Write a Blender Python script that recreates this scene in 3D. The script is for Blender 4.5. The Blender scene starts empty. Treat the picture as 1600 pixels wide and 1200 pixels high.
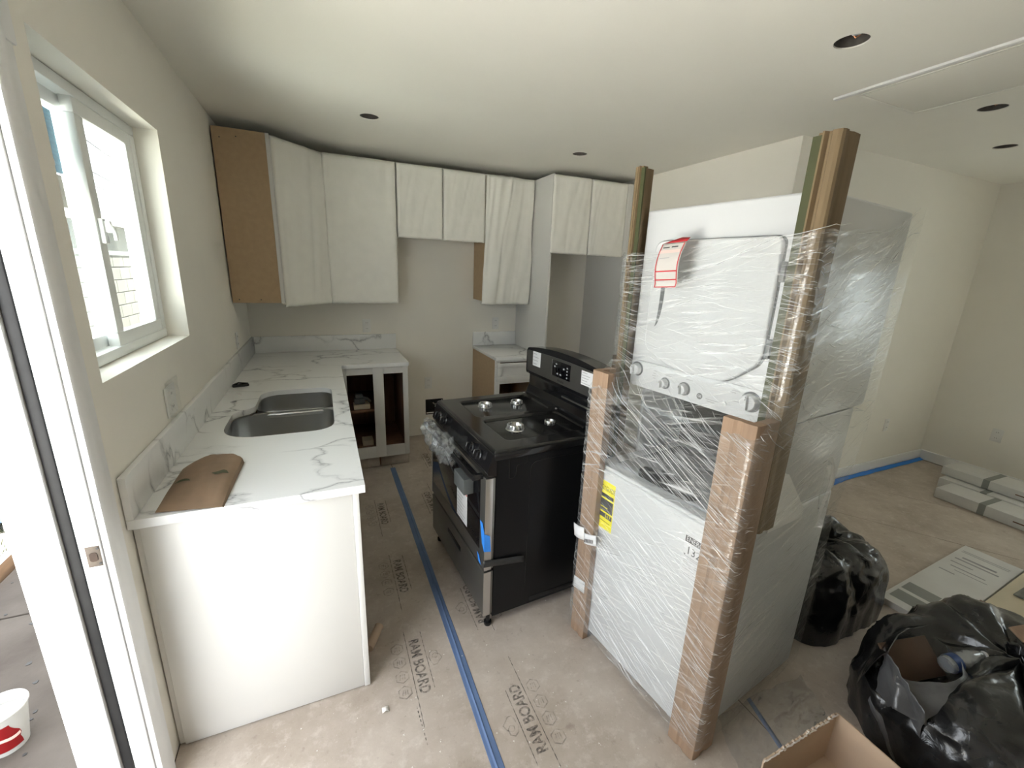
import bpy, bmesh, math, random
from mathutils import Vector, Matrix, noise
R = math.radians
sc = bpy.context.scene
COL = sc.collection
rnd = random.Random(7)

# ------------------------------------------------------------------ camera
cam_d = bpy.data.cameras.new('camera'); cam = bpy.data.objects.new('camera', cam_d); COL.objects.link(cam)
cam_d.sensor_fit = 'HORIZONTAL'; cam_d.sensor_width = 36.0; cam_d.lens = 663.0/1600*36; cam_d.clip_start = 0.02
r_ = Vector((0.916558, -0.398134, 0.037553)); u_ = Vector((0.069347, 0.250722, 0.965572)); f_ = Vector((0.393843, 0.882399, -0.257411))
cam.matrix_world = Matrix(((r_.x, u_.x, -f_.x, 0.5765), (r_.y, u_.y, -f_.y, -4.0889), (r_.z, u_.z, -f_.z, 1.6630), (0, 0, 0, 1)))
sc.camera = cam

# ------------------------------------------------------------------ world, light, exposure
w = bpy.data.worlds.new('overcast_sky'); sc.world = w; w.use_nodes = True
bg = w.node_tree.nodes['Background']; bg.inputs[0].default_value = (0.90, 0.95, 1.0, 1); bg.inputs[1].default_value = 1.25
sun_d = bpy.data.lights.new('sun', 'SUN'); sun_d.energy = 12.5; sun_d.angle = R(6); sun_d.color = (1.0, 0.97, 0.92)
sun = bpy.data.objects.new('sun', sun_d); COL.objects.link(sun); sun.rotation_euler = Vector((-0.40, 0.10, -1.0)).to_track_quat('-Z', 'Y').to_euler()  # sun added so its bounce off the paving brightens the room
def portal(name, loc, rot, sx, sy):
    l = bpy.data.lights.new(name, 'AREA'); l.shape = 'RECTANGLE'; l.size = sx; l.size_y = sy; l.cycles.is_portal = True
    o = bpy.data.objects.new(name, l); COL.objects.link(o); o.location = loc; o.rotation_euler = rot
portal('door_portal', (-0.19, -3.27, 1.0), (0, R(-90), 0), 2.2, 0.96)
portal('right_portal', (6.13, -4.075, 1.5), (0, R(90), 0), 0.95, 0.8)
portal('window_portal', (-0.19, -2.155, 1.74), (0, R(-90), 0), 0.9, 0.95)
sc.view_settings.view_transform = 'Standard'; sc.view_settings.look = 'None'
sc.view_settings.gamma = 1.0; sc.view_settings.use_curve_mapping = False
sc.view_settings.exposure = 2.45
sc.cycles.max_bounces = 10; sc.cycles.diffuse_bounces = 6; sc.cycles.glossy_bounces = 5
sc.cycles.transparent_max_bounces = 24; sc.cycles.sample_clamp_indirect = 12.0; sc.cycles.caustics_reflective = False; sc.cycles.caustics_refractive = False

# ------------------------------------------------------------------ materials
def mat(name, col, rough=0.5, metal=0.0, var=0.0, vscale=8.0, bump=0.0, bscale=60.0, spec=0.5, coat=0.0, stretch=None, var2=None, bdist=0.01):
    m = bpy.data.materials.new(name); m.use_nodes = True
    n = m.node_tree.nodes; L = m.node_tree.links; p = n['Principled BSDF']
    p.inputs['Base Color'].default_value = (*col, 1); p.inputs['Roughness'].default_value = rough
    p.inputs['Metallic'].default_value = metal; p.inputs['Specular IOR Level'].default_value = spec
    p.inputs['Coat Weight'].default_value = coat; p.inputs['Coat Roughness'].default_value = 0.08
    tc = n.new('ShaderNodeTexCoord'); src = tc.outputs['Object']
    if stretch:
        mp = n.new('ShaderNodeMapping'); mp.inputs['Scale'].default_value = stretch; L.new(src, mp.inputs[0]); src = mp.outputs[0]
    if var > 0:
        t = n.new('ShaderNodeTexNoise'); t.inputs['Scale'].default_value = vscale; t.inputs['Detail'].default_value = 6; L.new(src, t.inputs['Vector'])
        r = n.new('ShaderNodeValToRGB'); r.color_ramp.elements[0].position = 0.3; r.color_ramp.elements[1].position = 0.7
        c2 = var2 if var2 else tuple(min(1, c*(1+var)) for c in col)
        r.color_ramp.elements[0].color = (*[c*(1-var) for c in col], 1); r.color_ramp.elements[1].color = (*c2, 1)
        L.new(t.outputs['Fac'], r.inputs[0]); L.new(r.outputs[0], p.inputs['Base Color'])
    if bump > 0:
        t2 = n.new('ShaderNodeTexNoise'); t2.inputs['Scale'].default_value = bscale; t2.inputs['Detail'].default_value = 4; L.new(src, t2.inputs['Vector'])
        b = n.new('ShaderNodeBump'); b.inputs['Strength'].default_value = bump; b.inputs['Distance'].default_value = bdist
        L.new(t2.outputs['Fac'], b.inputs['Height']); L.new(b.outputs[0], p.inputs['Normal'])
    return m

M = {}
M['wall'] = mat('wall_paint', (0.85, 0.82, 0.75), 0.75, var=0.015, vscale=3, bump=0.15, bscale=180, bdist=0.002)
M['ceiling'] = mat('ceiling_paint', (0.88, 0.86, 0.795), 0.85, var=0.015, vscale=2, bump=0.15, bscale=160, bdist=0.002)
M['trim'] = mat('white_trim_paint', (0.84, 0.84, 0.84), 0.45)
M['vinyl'] = mat('window_vinyl', (0.86, 0.88, 0.87), 0.4)
M['cabinet'] = mat('cabinet_paint', (0.70, 0.69, 0.665), 0.42, var=0.01, vscale=2)
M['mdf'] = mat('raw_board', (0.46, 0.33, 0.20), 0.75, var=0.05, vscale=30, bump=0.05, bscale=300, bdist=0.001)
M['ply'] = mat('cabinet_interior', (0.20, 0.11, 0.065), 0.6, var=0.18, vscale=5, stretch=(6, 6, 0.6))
M['dark_gap'] = mat('dark_void', (0.012, 0.011, 0.010), 0.9)
M['foam_paper'] = mat('foam_wrap', (0.83, 0.815, 0.76), 0.55, var=0.02, vscale=14, bump=0.25, bscale=40, bdist=0.003)
M['steel'] = mat('brushed_steel', (0.52, 0.52, 0.51), 0.28, 1.0, bump=0.06, bscale=70, stretch=(1, 30, 1), bdist=0.001)
M['dark_steel'] = mat('dark_brushed_steel', (0.20, 0.195, 0.185), 0.32, 0.85, bump=0.05, bscale=80, stretch=(20, 1, 20), bdist=0.001)
M['bright_edge'] = mat('polished_edge', (0.62, 0.61, 0.6), 0.3, 1.0)
M['black_enamel'] = mat('black_enamel', (0.008, 0.008, 0.009), 0.13, spec=0.55)
M['black_side'] = mat('black_side_panel', (0.006, 0.006, 0.0065), 0.30, spec=0.2)
M['black_glass'] = mat('black_glass', (0.004, 0.004, 0.005), 0.05, spec=0.6)
M['black_plastic'] = mat('black_plastic', (0.010, 0.010, 0.011), 0.25)
M['alu'] = mat('burner_aluminium', (0.62, 0.62, 0.61), 0.26, 1.0)
M['paper'] = mat('white_paper', (0.68, 0.68, 0.69), 0.6)
M['tag_paper'] = mat('tag_paper', (0.54, 0.51, 0.48), 0.6)
M['ink'] = mat('black_ink', (0.03, 0.03, 0.03), 0.6)
M['greyink'] = mat('grey_ink', (0.35, 0.35, 0.36), 0.6)
M['red'] = mat('red_ink', (0.55, 0.02, 0.03), 0.5)
M['pink'] = mat('pale_red_ink', (0.72, 0.55, 0.50), 0.5)
M['yellow'] = mat('yellow_label', (0.85, 0.76, 0.02), 0.5)
M['blue_tape'] = mat('painters_tape', (0.125, 0.195, 0.36), 0.6, var=0.12, vscale=9, bump=0.2, bscale=50, bdist=0.002)
M['blue_tape_new'] = mat('bright_blue_tape', (0.03, 0.22, 0.72), 0.5)
M['grey_tape'] = mat('grey_tape', (0.022, 0.022, 0.022), 0.4)
M['foam_grey'] = mat('grey_foam', (0.085, 0.09, 0.088), 0.9, bump=0.4, bscale=200, bdist=0.002)
M['appliance'] = mat('white_enamel', (0.60, 0.61, 0.62), 0.3, spec=0.35)
M['appliance_grey'] = mat('appliance_grey', (0.13, 0.135, 0.14), 0.4)
M['lid_grey'] = mat('lid_smoky_plastic', (0.30, 0.31, 0.32), 0.2)
M['cardboard'] = mat('cardboard', (0.31, 0.205, 0.135), 0.8, var=0.08, vscale=6, bump=0.15, bscale=45, stretch=(14, 14, 1), bdist=0.003)
M['cardboard_olive'] = mat('olive_cardboard', (0.205, 0.145, 0.080), 0.8, var=0.08, vscale=6, bump=0.15, bscale=45, stretch=(14, 14, 1), bdist=0.003)
M['cardboard_in'] = mat('cardboard_inside', (0.52, 0.39, 0.28), 0.85, var=0.05, vscale=10, bump=0.1, bscale=60, bdist=0.002)
M['torn'] = mat('torn_cardboard_edge', (0.66, 0.60, 0.53), 0.9, bump=0.5, bscale=120, bdist=0.003)
M['olive'] = mat('olive_stripe', (0.060, 0.066, 0.024), 0.7, var=0.1, vscale=8)
M['kraft'] = mat('kraft_paper', (0.235, 0.155, 0.095), 0.75, var=0.12, vscale=12, bump=0.35, bscale=22, bdist=0.004)
M['concrete_slab'] = mat('slab', (0.10, 0.085, 0.07), 0.9, var=0.2, vscale=5)
M['outlet'] = mat('outlet_plastic', (0.80, 0.79, 0.76), 0.35)
M['slot'] = mat('outlet_slot', (0.05, 0.05, 0.05), 0.6)
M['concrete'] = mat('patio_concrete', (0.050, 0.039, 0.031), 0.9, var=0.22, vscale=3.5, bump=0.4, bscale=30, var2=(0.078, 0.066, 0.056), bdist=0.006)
M['soil'] = mat('yard_soil', (0.34, 0.32, 0.27), 0.95, var=0.2, vscale=2, bump=0.5, bscale=25)
M['grass'] = mat('grass_blades', (0.030, 0.045, 0.013), 0.7, var=0.3, vscale=4)
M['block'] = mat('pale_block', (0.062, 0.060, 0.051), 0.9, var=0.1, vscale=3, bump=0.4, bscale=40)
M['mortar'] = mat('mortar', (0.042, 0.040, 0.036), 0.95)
M['bounce_pale'] = mat('pale_bounce_paving', (0.74, 0.74, 0.70), 0.9, var=0.05, vscale=2, bump=0.3, bscale=50)
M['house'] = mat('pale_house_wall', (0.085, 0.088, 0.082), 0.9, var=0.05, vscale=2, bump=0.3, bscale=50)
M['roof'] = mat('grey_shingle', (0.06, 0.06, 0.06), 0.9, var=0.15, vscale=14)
M['wood'] = mat('form_board_wood', (0.11, 0.065, 0.035), 0.8, var=0.2, vscale=6, stretch=(8, 1, 8))
M['cable'] = mat('cable_black', (0.03, 0.03, 0.03), 0.6)
M['copper'] = mat('copper_wire', (0.55, 0.25, 0.12), 0.35, 1.0)
M['lightblue'] = mat('light_blue_print', (0.10, 0.30, 0.46), 0.5, var=0.15, vscale=10, stretch=(1, 2, 14))
M['beige_label'] = mat('beige_label', (0.52, 0.49, 0.44), 0.6)
M['tarp'] = mat('blue_tarp', (0.025, 0.055, 0.16), 0.45, bump=0.6, bscale=14)
M['cup_red'] = mat('cup_red', (0.22, 0.006, 0.008), 0.4)
M['cup_white'] = mat('cup_paper', (0.42, 0.415, 0.40), 0.5)
M['can'] = mat('light_housing', (0.10, 0.09, 0.08), 0.55, 0.3, var=0.3, vscale=30)
M['white_pack'] = mat('white_carton_print', (0.66, 0.655, 0.64), 0.6, var=0.06, vscale=6)
M['beige_pack'] = mat('cream_carton', (0.62, 0.55, 0.42), 0.75, var=0.05, vscale=6)
M['brown'] = mat('brown_card_strip', (0.16, 0.085, 0.05), 0.7, var=0.2, vscale=20)
M['brown_card'] = mat('dull_brown_card', (0.075, 0.043, 0.024), 0.8, var=0.12, vscale=8)
M['greyfoil'] = mat('grey_cloth', (0.26, 0.27, 0.25), 0.6, bump=0.5, bscale=30)
M['weather'] = mat('dark_weatherstrip', (0.018, 0.0175, 0.018), 0.65, var=0.25, vscale=20)
M['strike_wood'] = mat('strike_wood', (0.12, 0.095, 0.075), 0.8, var=0.2, vscale=60)
M['raw_wood'] = mat('mortise_wood', (0.05, 0.03, 0.02), 0.8, var=0.2, vscale=60)
M['chip'] = mat('paint_chips', (0.78, 0.75, 0.70), 0.7)
M['white_foam'] = mat('white_foam', (0.85, 0.85, 0.84), 0.7)

def quartz():
    m = bpy.data.materials.new('veined_quartz'); m.use_nodes = True; n = m.node_tree.nodes; L = m.node_tree.links; p = n['Principled BSDF']
    p.inputs['Roughness'].default_value = 0.16
    tc = n.new('ShaderNodeTexCoord'); mp = n.new('ShaderNodeMapping'); mp.inputs['Location'].default_value = (0.36, 0.62, 0.1); mp.inputs['Rotation'].default_value = (R(25), R(18), R(35)); mp.inputs['Scale'].default_value = (1.0, 1.7, 1.0)
    L.new(tc.outputs['Object'], mp.inputs[0])
    nz = n.new('ShaderNodeTexNoise'); nz.inputs['Scale'].default_value = 3.2; nz.inputs['Detail'].default_value = 5; L.new(mp.outputs[0], nz.inputs['Vector'])
    mx = n.new('ShaderNodeMix'); mx.data_type = 'VECTOR'; mx.inputs['Factor'].default_value = 0.30; L.new(mp.outputs[0], mx.inputs['A']); L.new(nz.outputs['Color'], mx.inputs['B'])
    vo = n.new('ShaderNodeTexVoronoi'); vo.feature = 'DISTANCE_TO_EDGE'; vo.inputs['Scale'].default_value = 2.6; L.new(mx.outputs['Result'], vo.inputs['Vector'])
    r = n.new('ShaderNodeValToRGB'); e = r.color_ramp.elements; e[0].position = 0.0; e[0].color = (1, 1, 1, 1); e[1].position = 0.040; e[1].color = (0, 0, 0, 1)
    k = r.color_ramp.elements.new(0.010); k.color = (0.40, 0.40, 0.40, 1)
    L.new(vo.outputs['Distance'], r.inputs[0])
    n2 = n.new('ShaderNodeTexNoise'); n2.inputs['Scale'].default_value = 2.3; n2.inputs['Detail'].default_value = 3; L.new(mp.outputs[0], n2.inputs['Vector'])
    r2 = n.new('ShaderNodeValToRGB'); r2.color_ramp.elements[0].position = 0.40; r2.color_ramp.elements[1].position = 0.55; L.new(n2.outputs['Fac'], r2.inputs[0])
    mu = n.new('ShaderNodeMath'); mu.operation = 'MULTIPLY'; L.new(r.outputs[0], mu.inputs[0]); L.new(r2.outputs[0], mu.inputs[1])
    cm = n.new('ShaderNodeMix'); cm.data_type = 'RGBA'; L.new(mu.outputs[0], cm.inputs['Factor']); cm.inputs['A'].default_value = (0.80, 0.805, 0.80, 1); cm.inputs['B'].default_value = (0.33, 0.335, 0.35, 1)
    L.new(cm.outputs['Result'], p.inputs['Base Color'])
    return m
M['quartz'] = quartz()

def floor_paper():
    m = bpy.data.materials.new('floor_board_paper'); m.use_nodes = True; n = m.node_tree.nodes; L = m.node_tree.links; p = n['Principled BSDF']
    p.inputs['Roughness'].default_value = 0.7
    tc = n.new('ShaderNodeTexCoord')
    a = n.new('ShaderNodeTexNoise'); a.inputs['Scale'].default_value = 2.4; a.inputs['Detail'].default_value = 8; a.inputs['Roughness'].default_value = 0.65; L.new(tc.outputs['Object'], a.inputs['Vector'])
    ra = n.new('ShaderNodeValToRGB'); ra.color_ramp.elements[0].position = 0.34; ra.color_ramp.elements[0].color = (0.40, 0.335, 0.275, 1); ra.color_ramp.elements[1].position = 0.68; ra.color_ramp.elements[1].color = (0.58, 0.51, 0.445, 1)
    L.new(a.outputs['Fac'], ra.inputs[0])
    b = n.new('ShaderNodeTexNoise'); b.inputs['Scale'].default_value = 17; b.inputs['Detail'].default_value = 6; b.inputs['Roughness'].default_value = 0.7; L.new(tc.outputs['Object'], b.inputs['Vector'])
    rb = n.new('ShaderNodeValToRGB'); rb.color_ramp.elements[0].position = 0.52; rb.color_ramp.elements[0].color = (0, 0, 0, 1); rb.color_ramp.elements[1].position = 0.72; rb.color_ramp.elements[1].color = (0.55, 0.55, 0.55, 1)
    L.new(b.outputs['Fac'], rb.inputs[0])
    c = n.new('ShaderNodeMix'); c.data_type = 'RGBA'; L.new(rb.outputs[0], c.inputs['Factor']); L.new(ra.outputs[0], c.inputs['A']); c.inputs['B'].default_value = (0.68, 0.62, 0.56, 1)
    rc = n.new('ShaderNodeValToRGB'); rc.color_ramp.elements[0].position = 0.28; rc.color_ramp.elements[0].color = (0.6, 0.6, 0.6, 1); rc.color_ramp.elements[1].position = 0.40; rc.color_ramp.elements[1].color = (0, 0, 0, 1); L.new(b.outputs['Fac'], rc.inputs[0])
    d = n.new('ShaderNodeMix'); d.data_type = 'RGBA'; L.new(rc.outputs[0], d.inputs['Factor']); L.new(c.outputs['Result'], d.inputs['A']); d.inputs['B'].default_value = (0.28, 0.22, 0.175, 1)
    e1 = n.new('ShaderNodeTexNoise'); e1.inputs['Scale'].default_value = 60; e1.inputs['Detail'].default_value = 4; e1.inputs['Roughness'].default_value = 0.75; L.new(tc.outputs['Object'], e1.inputs['Vector'])
    re = n.new('ShaderNodeValToRGB'); re.color_ramp.elements[0].position = 0.62; re.color_ramp.elements[0].color = (0, 0, 0, 1); re.color_ramp.elements[1].position = 0.74; re.color_ramp.elements[1].color = (0.6, 0.6, 0.6, 1); L.new(e1.outputs['Fac'], re.inputs[0])
    f1 = n.new('ShaderNodeMix'); f1.data_type = 'RGBA'; L.new(re.outputs[0], f1.inputs['Factor']); L.new(d.outputs['Result'], f1.inputs['A']); f1.inputs['B'].default_value = (0.72, 0.67, 0.61, 1)
    rd = n.new('ShaderNodeValToRGB'); rd.color_ramp.elements[0].position = 0.27; rd.color_ramp.elements[0].color = (0.55, 0.55, 0.55, 1); rd.color_ramp.elements[1].position = 0.37; rd.color_ramp.elements[1].color = (0, 0, 0, 1); L.new(e1.outputs['Fac'], rd.inputs[0])
    g1 = n.new('ShaderNodeMix'); g1.data_type = 'RGBA'; L.new(rd.outputs[0], g1.inputs['Factor']); L.new(f1.outputs['Result'], g1.inputs['A']); g1.inputs['B'].default_value = (0.22, 0.175, 0.14, 1)
    L.new(g1.outputs['Result'], p.inputs['Base Color'])
    bp = n.new('ShaderNodeBump'); bp.inputs['Strength'].default_value = 0.35; bp.inputs['Distance'].default_value = 0.003; L.new(b.outputs['Fac'], bp.inputs['Height']); L.new(bp.outputs[0], p.inputs['Normal'])
    return m
M['floor_paper'] = floor_paper()

def print_ink():
    m = bpy.data.materials.new('worn_print'); m.use_nodes = True; n = m.node_tree.nodes; L = m.node_tree.links; p = n['Principled BSDF']
    p.inputs['Base Color'].default_value = (0.15, 0.13, 0.12, 1); p.inputs['Roughness'].default_value = 0.8
    tc = n.new('ShaderNodeTexCoord'); a = n.new('ShaderNodeTexNoise'); a.inputs['Scale'].default_value = 55; a.inputs['Detail'].default_value = 5; L.new(tc.outputs['Object'], a.inputs['Vector'])
    r = n.new('ShaderNodeValToRGB'); r.color_ramp.elements[0].position = 0.38; r.color_ramp.elements[0].color = (0.06, 0.06, 0.06, 1); r.color_ramp.elements[1].position = 0.62; r.color_ramp.elements[1].color = (0.40, 0.40, 0.40, 1); L.new(a.outputs['Fac'], r.inputs[0])
    L.new(r.outputs[0], p.inputs['Alpha'])
    return m
M['print'] = print_ink()

def glass(name, tint=(0.95, 0.98, 0.96), refl=0.08):
    m = bpy.data.materials.new(name); m.use_nodes = True; n = m.node_tree.nodes; L = m.node_tree.links
    n.remove(n['Principled BSDF']); out = n['Material Output']
    t = n.new('ShaderNodeBsdfTransparent'); t.inputs[0].default_value = (*tint, 1)
    g = n.new('ShaderNodeBsdfGlossy'); g.inputs['Roughness'].default_value = 0.02
    lw = n.new('ShaderNodeLayerWeight'); lw.inputs[0].default_value = 0.5; pw = n.new('ShaderNodeMath'); pw.operation = 'POWER'; pw.inputs[1].default_value = 5.0; L.new(lw.outputs['Facing'], pw.inputs[0])
    fr = n.new('ShaderNodeMath'); fr.operation = 'MULTIPLY_ADD'; fr.inputs[1].default_value = 0.5; fr.inputs[2].default_value = 0.03; L.new(pw.outputs[0], fr.inputs[0])
    x = n.new('ShaderNodeMixShader'); L.new(fr.outputs[0], x.inputs[0]); L.new(t.outputs[0], x.inputs[1]); L.new(g.outputs[0], x.inputs[2]); L.new(x.outputs[0], out.inputs[0])
    return m
M['glass'] = glass('window_glass')

def film(name, base=0.10, streak=0.55, scale=(3.2, 46.0), ang=-20, bump=0.5, white=(0.86, 0.87, 0.87), rough=0.16, thr=(0.52, 0.74)):
    """clear stretch film: see-through between wrinkles, whiter where layers bunch up, glossy over all"""
    m = bpy.data.materials.new(name); m.use_nodes = True; n = m.node_tree.nodes; L = m.node_tree.links
    out = n['Material Output']; p = n['Principled BSDF']
    p.inputs['Base Color'].default_value = (*white, 1); p.inputs['Roughness'].default_value = rough; p.inputs['Specular IOR Level'].default_value = 0.9
    uv = n.new('ShaderNodeUVMap')
    wz = n.new('ShaderNodeTexNoise'); wz.inputs['Scale'].default_value = 2.2; wz.inputs['Detail'].default_value = 2; L.new(uv.outputs[0], wz.inputs['Vector'])
    mx = n.new('ShaderNodeMix'); mx.data_type = 'VECTOR'; mx.inputs['Factor'].default_value = 0.035; L.new(uv.outputs[0], mx.inputs['A']); L.new(wz.outputs['Color'], mx.inputs['B'])
    masks = []
    for k, (an, sc_) in enumerate(((ang, scale), (ang+14, (scale[0]*1.4, scale[1]*0.8)))):
        mp = n.new('ShaderNodeMapping'); mp.inputs['Rotation'].default_value = (0, 0, R(-an)); mp.inputs['Location'].default_value = (k*3.1, k*1.7, 0)
        L.new(mx.outputs['Result'], mp.inputs[0])
        ms = n.new('ShaderNodeMapping'); ms.inputs['Scale'].default_value = (sc_[0], sc_[1], 1); L.new(mp.outputs[0], ms.inputs[0])
        t = n.new('ShaderNodeTexNoise'); t.inputs['Scale'].default_value = 1.0; t.inputs['Detail'].default_value = 3.5; t.inputs['Roughness'].default_value = 0.6; L.new(ms.outputs[0], t.inputs['Vector'])
        masks.append(t.outputs['Fac'])
    a = n.new('ShaderNodeMath'); a.operation = 'MAXIMUM'; L.new(masks[0], a.inputs[0]); L.new(masks[1], a.inputs[1])
    r = n.new('ShaderNodeMapRange'); r.inputs['From Min'].default_value = thr[0]; r.inputs['From Max'].default_value = thr[1]; L.new(a.outputs[0], r.inputs['Value'])
    big = n.new('ShaderNodeTexNoise'); big.inputs['Scale'].default_value = 3.4; big.inputs['Detail'].default_value = 2; L.new(uv.outputs[0], big.inputs['Vector'])
    rb = n.new('ShaderNodeMapRange'); rb.inputs['From Min'].default_value = 0.36; rb.inputs['From Max'].default_value = 0.62; rb.inputs['To Min'].default_value = 0.25; L.new(big.outputs['Fac'], rb.inputs['Value'])
    mu = n.new('ShaderNodeMath'); mu.operation = 'MULTIPLY'; L.new(r.outputs['Result'], mu.inputs[0]); L.new(rb.outputs['Result'], mu.inputs[1])
    f = n.new('ShaderNodeMath'); f.operation = 'MULTIPLY_ADD'; L.new(mu.outputs[0], f.inputs[0]); f.inputs[1].default_value = streak; f.inputs[2].default_value = base
    bp = n.new('ShaderNodeBump'); bp.inputs['Strength'].default_value = bump; bp.inputs['Distance'].default_value = 0.006; L.new(a.outputs[0], bp.inputs['Height'])
    L.new(bp.outputs[0], p.inputs['Normal'])
    t = n.new('ShaderNodeBsdfTransparent'); t.inputs[0].default_value = (0.97, 0.975, 0.97, 1)
    x = n.new('ShaderNodeMixShader'); L.new(f.outputs[0], x.inputs[0]); L.new(t.outputs[0], x.inputs[1]); L.new(p.outputs[0], x.inputs[2])
    g = n.new('ShaderNodeBsdfGlossy'); g.inputs['Roughness'].default_value = 0.10; L.new(bp.outputs[0], g.inputs['Normal'])
    x2 = n.new('ShaderNodeMixShader'); x2.inputs[0].default_value = 0.07; L.new(x.outputs[0], x2.inputs[1]); L.new(g.outputs[0], x2.inputs[2])
    L.new(x2.outputs[0], out.inputs[0])
    return m
M['film'] = film('stretch_film', 0.035, 0.55, (3.6, 95.0), -24, 0.6, thr=(0.55, 0.72))
M['clear_plastic'] = film('clear_bag_plastic', 0.10, 0.42, (14, 26), 10, 0.9, (0.7, 0.72, 0.73), 0.12, (0.52, 0.68))
M['dusty_plastic'] = film('dusty_clear_plastic', 0.16, 0.40, (7, 16), 30, 0.6, (0.58, 0.54, 0.50), 0.3)

def bag_mat():
    m = bpy.data.materials.new('black_bin_liner'); m.use_nodes = True; n = m.node_tree.nodes; L = m.node_tree.links; p = n['Principled BSDF']
    p.inputs['Base Color'].default_value = (0.012, 0.012, 0.013, 1); p.inputs['Roughness'].default_value = 0.22; p.inputs['Specular IOR Level'].default_value = 0.65
    tc = n.new('ShaderNodeTexCoord')
    a = n.new('ShaderNodeTexNoise'); a.inputs['Scale'].default_value = 9; a.inputs['Detail'].default_value = 5; a.inputs['Distortion'].default_value = 1.2; L.new(tc.outputs['Object'], a.inputs['Vector'])
    r = n.new('ShaderNodeValToRGB'); r.color_ramp.elements[0].position = 0.4; r.color_ramp.elements[0].color = (0.006, 0.006, 0.0065, 1); r.color_ramp.elements[1].position = 0.75; r.color_ramp.elements[1].color = (0.028, 0.028, 0.029, 1); L.new(a.outputs['Fac'], r.inputs[0]); L.new(r.outputs[0], p.inputs['Base Color'])
    b = n.new('ShaderNodeTexNoise'); b.inputs['Scale'].default_value = 26; b.inputs['Detail'].default_value = 3; b.inputs['Distortion'].default_value = 0.8; L.new(tc.outputs['Object'], b.inputs['Vector'])
    bp = n.new('ShaderNodeBump'); bp.inputs['Strength'].default_value = 0.35; bp.inputs['Distance'].default_value = 0.006; L.new(b.outputs['Fac'], bp.inputs['Height']); L.new(bp.outputs[0], p.inputs['Normal'])
    return m
M['bag'] = bag_mat()
M['bag_thin'] = mat('thin_bin_liner', (0.085, 0.085, 0.087), 0.3, var=0.3, vscale=12, bump=0.4, bscale=24, bdist=0.006, spec=0.6)

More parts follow.
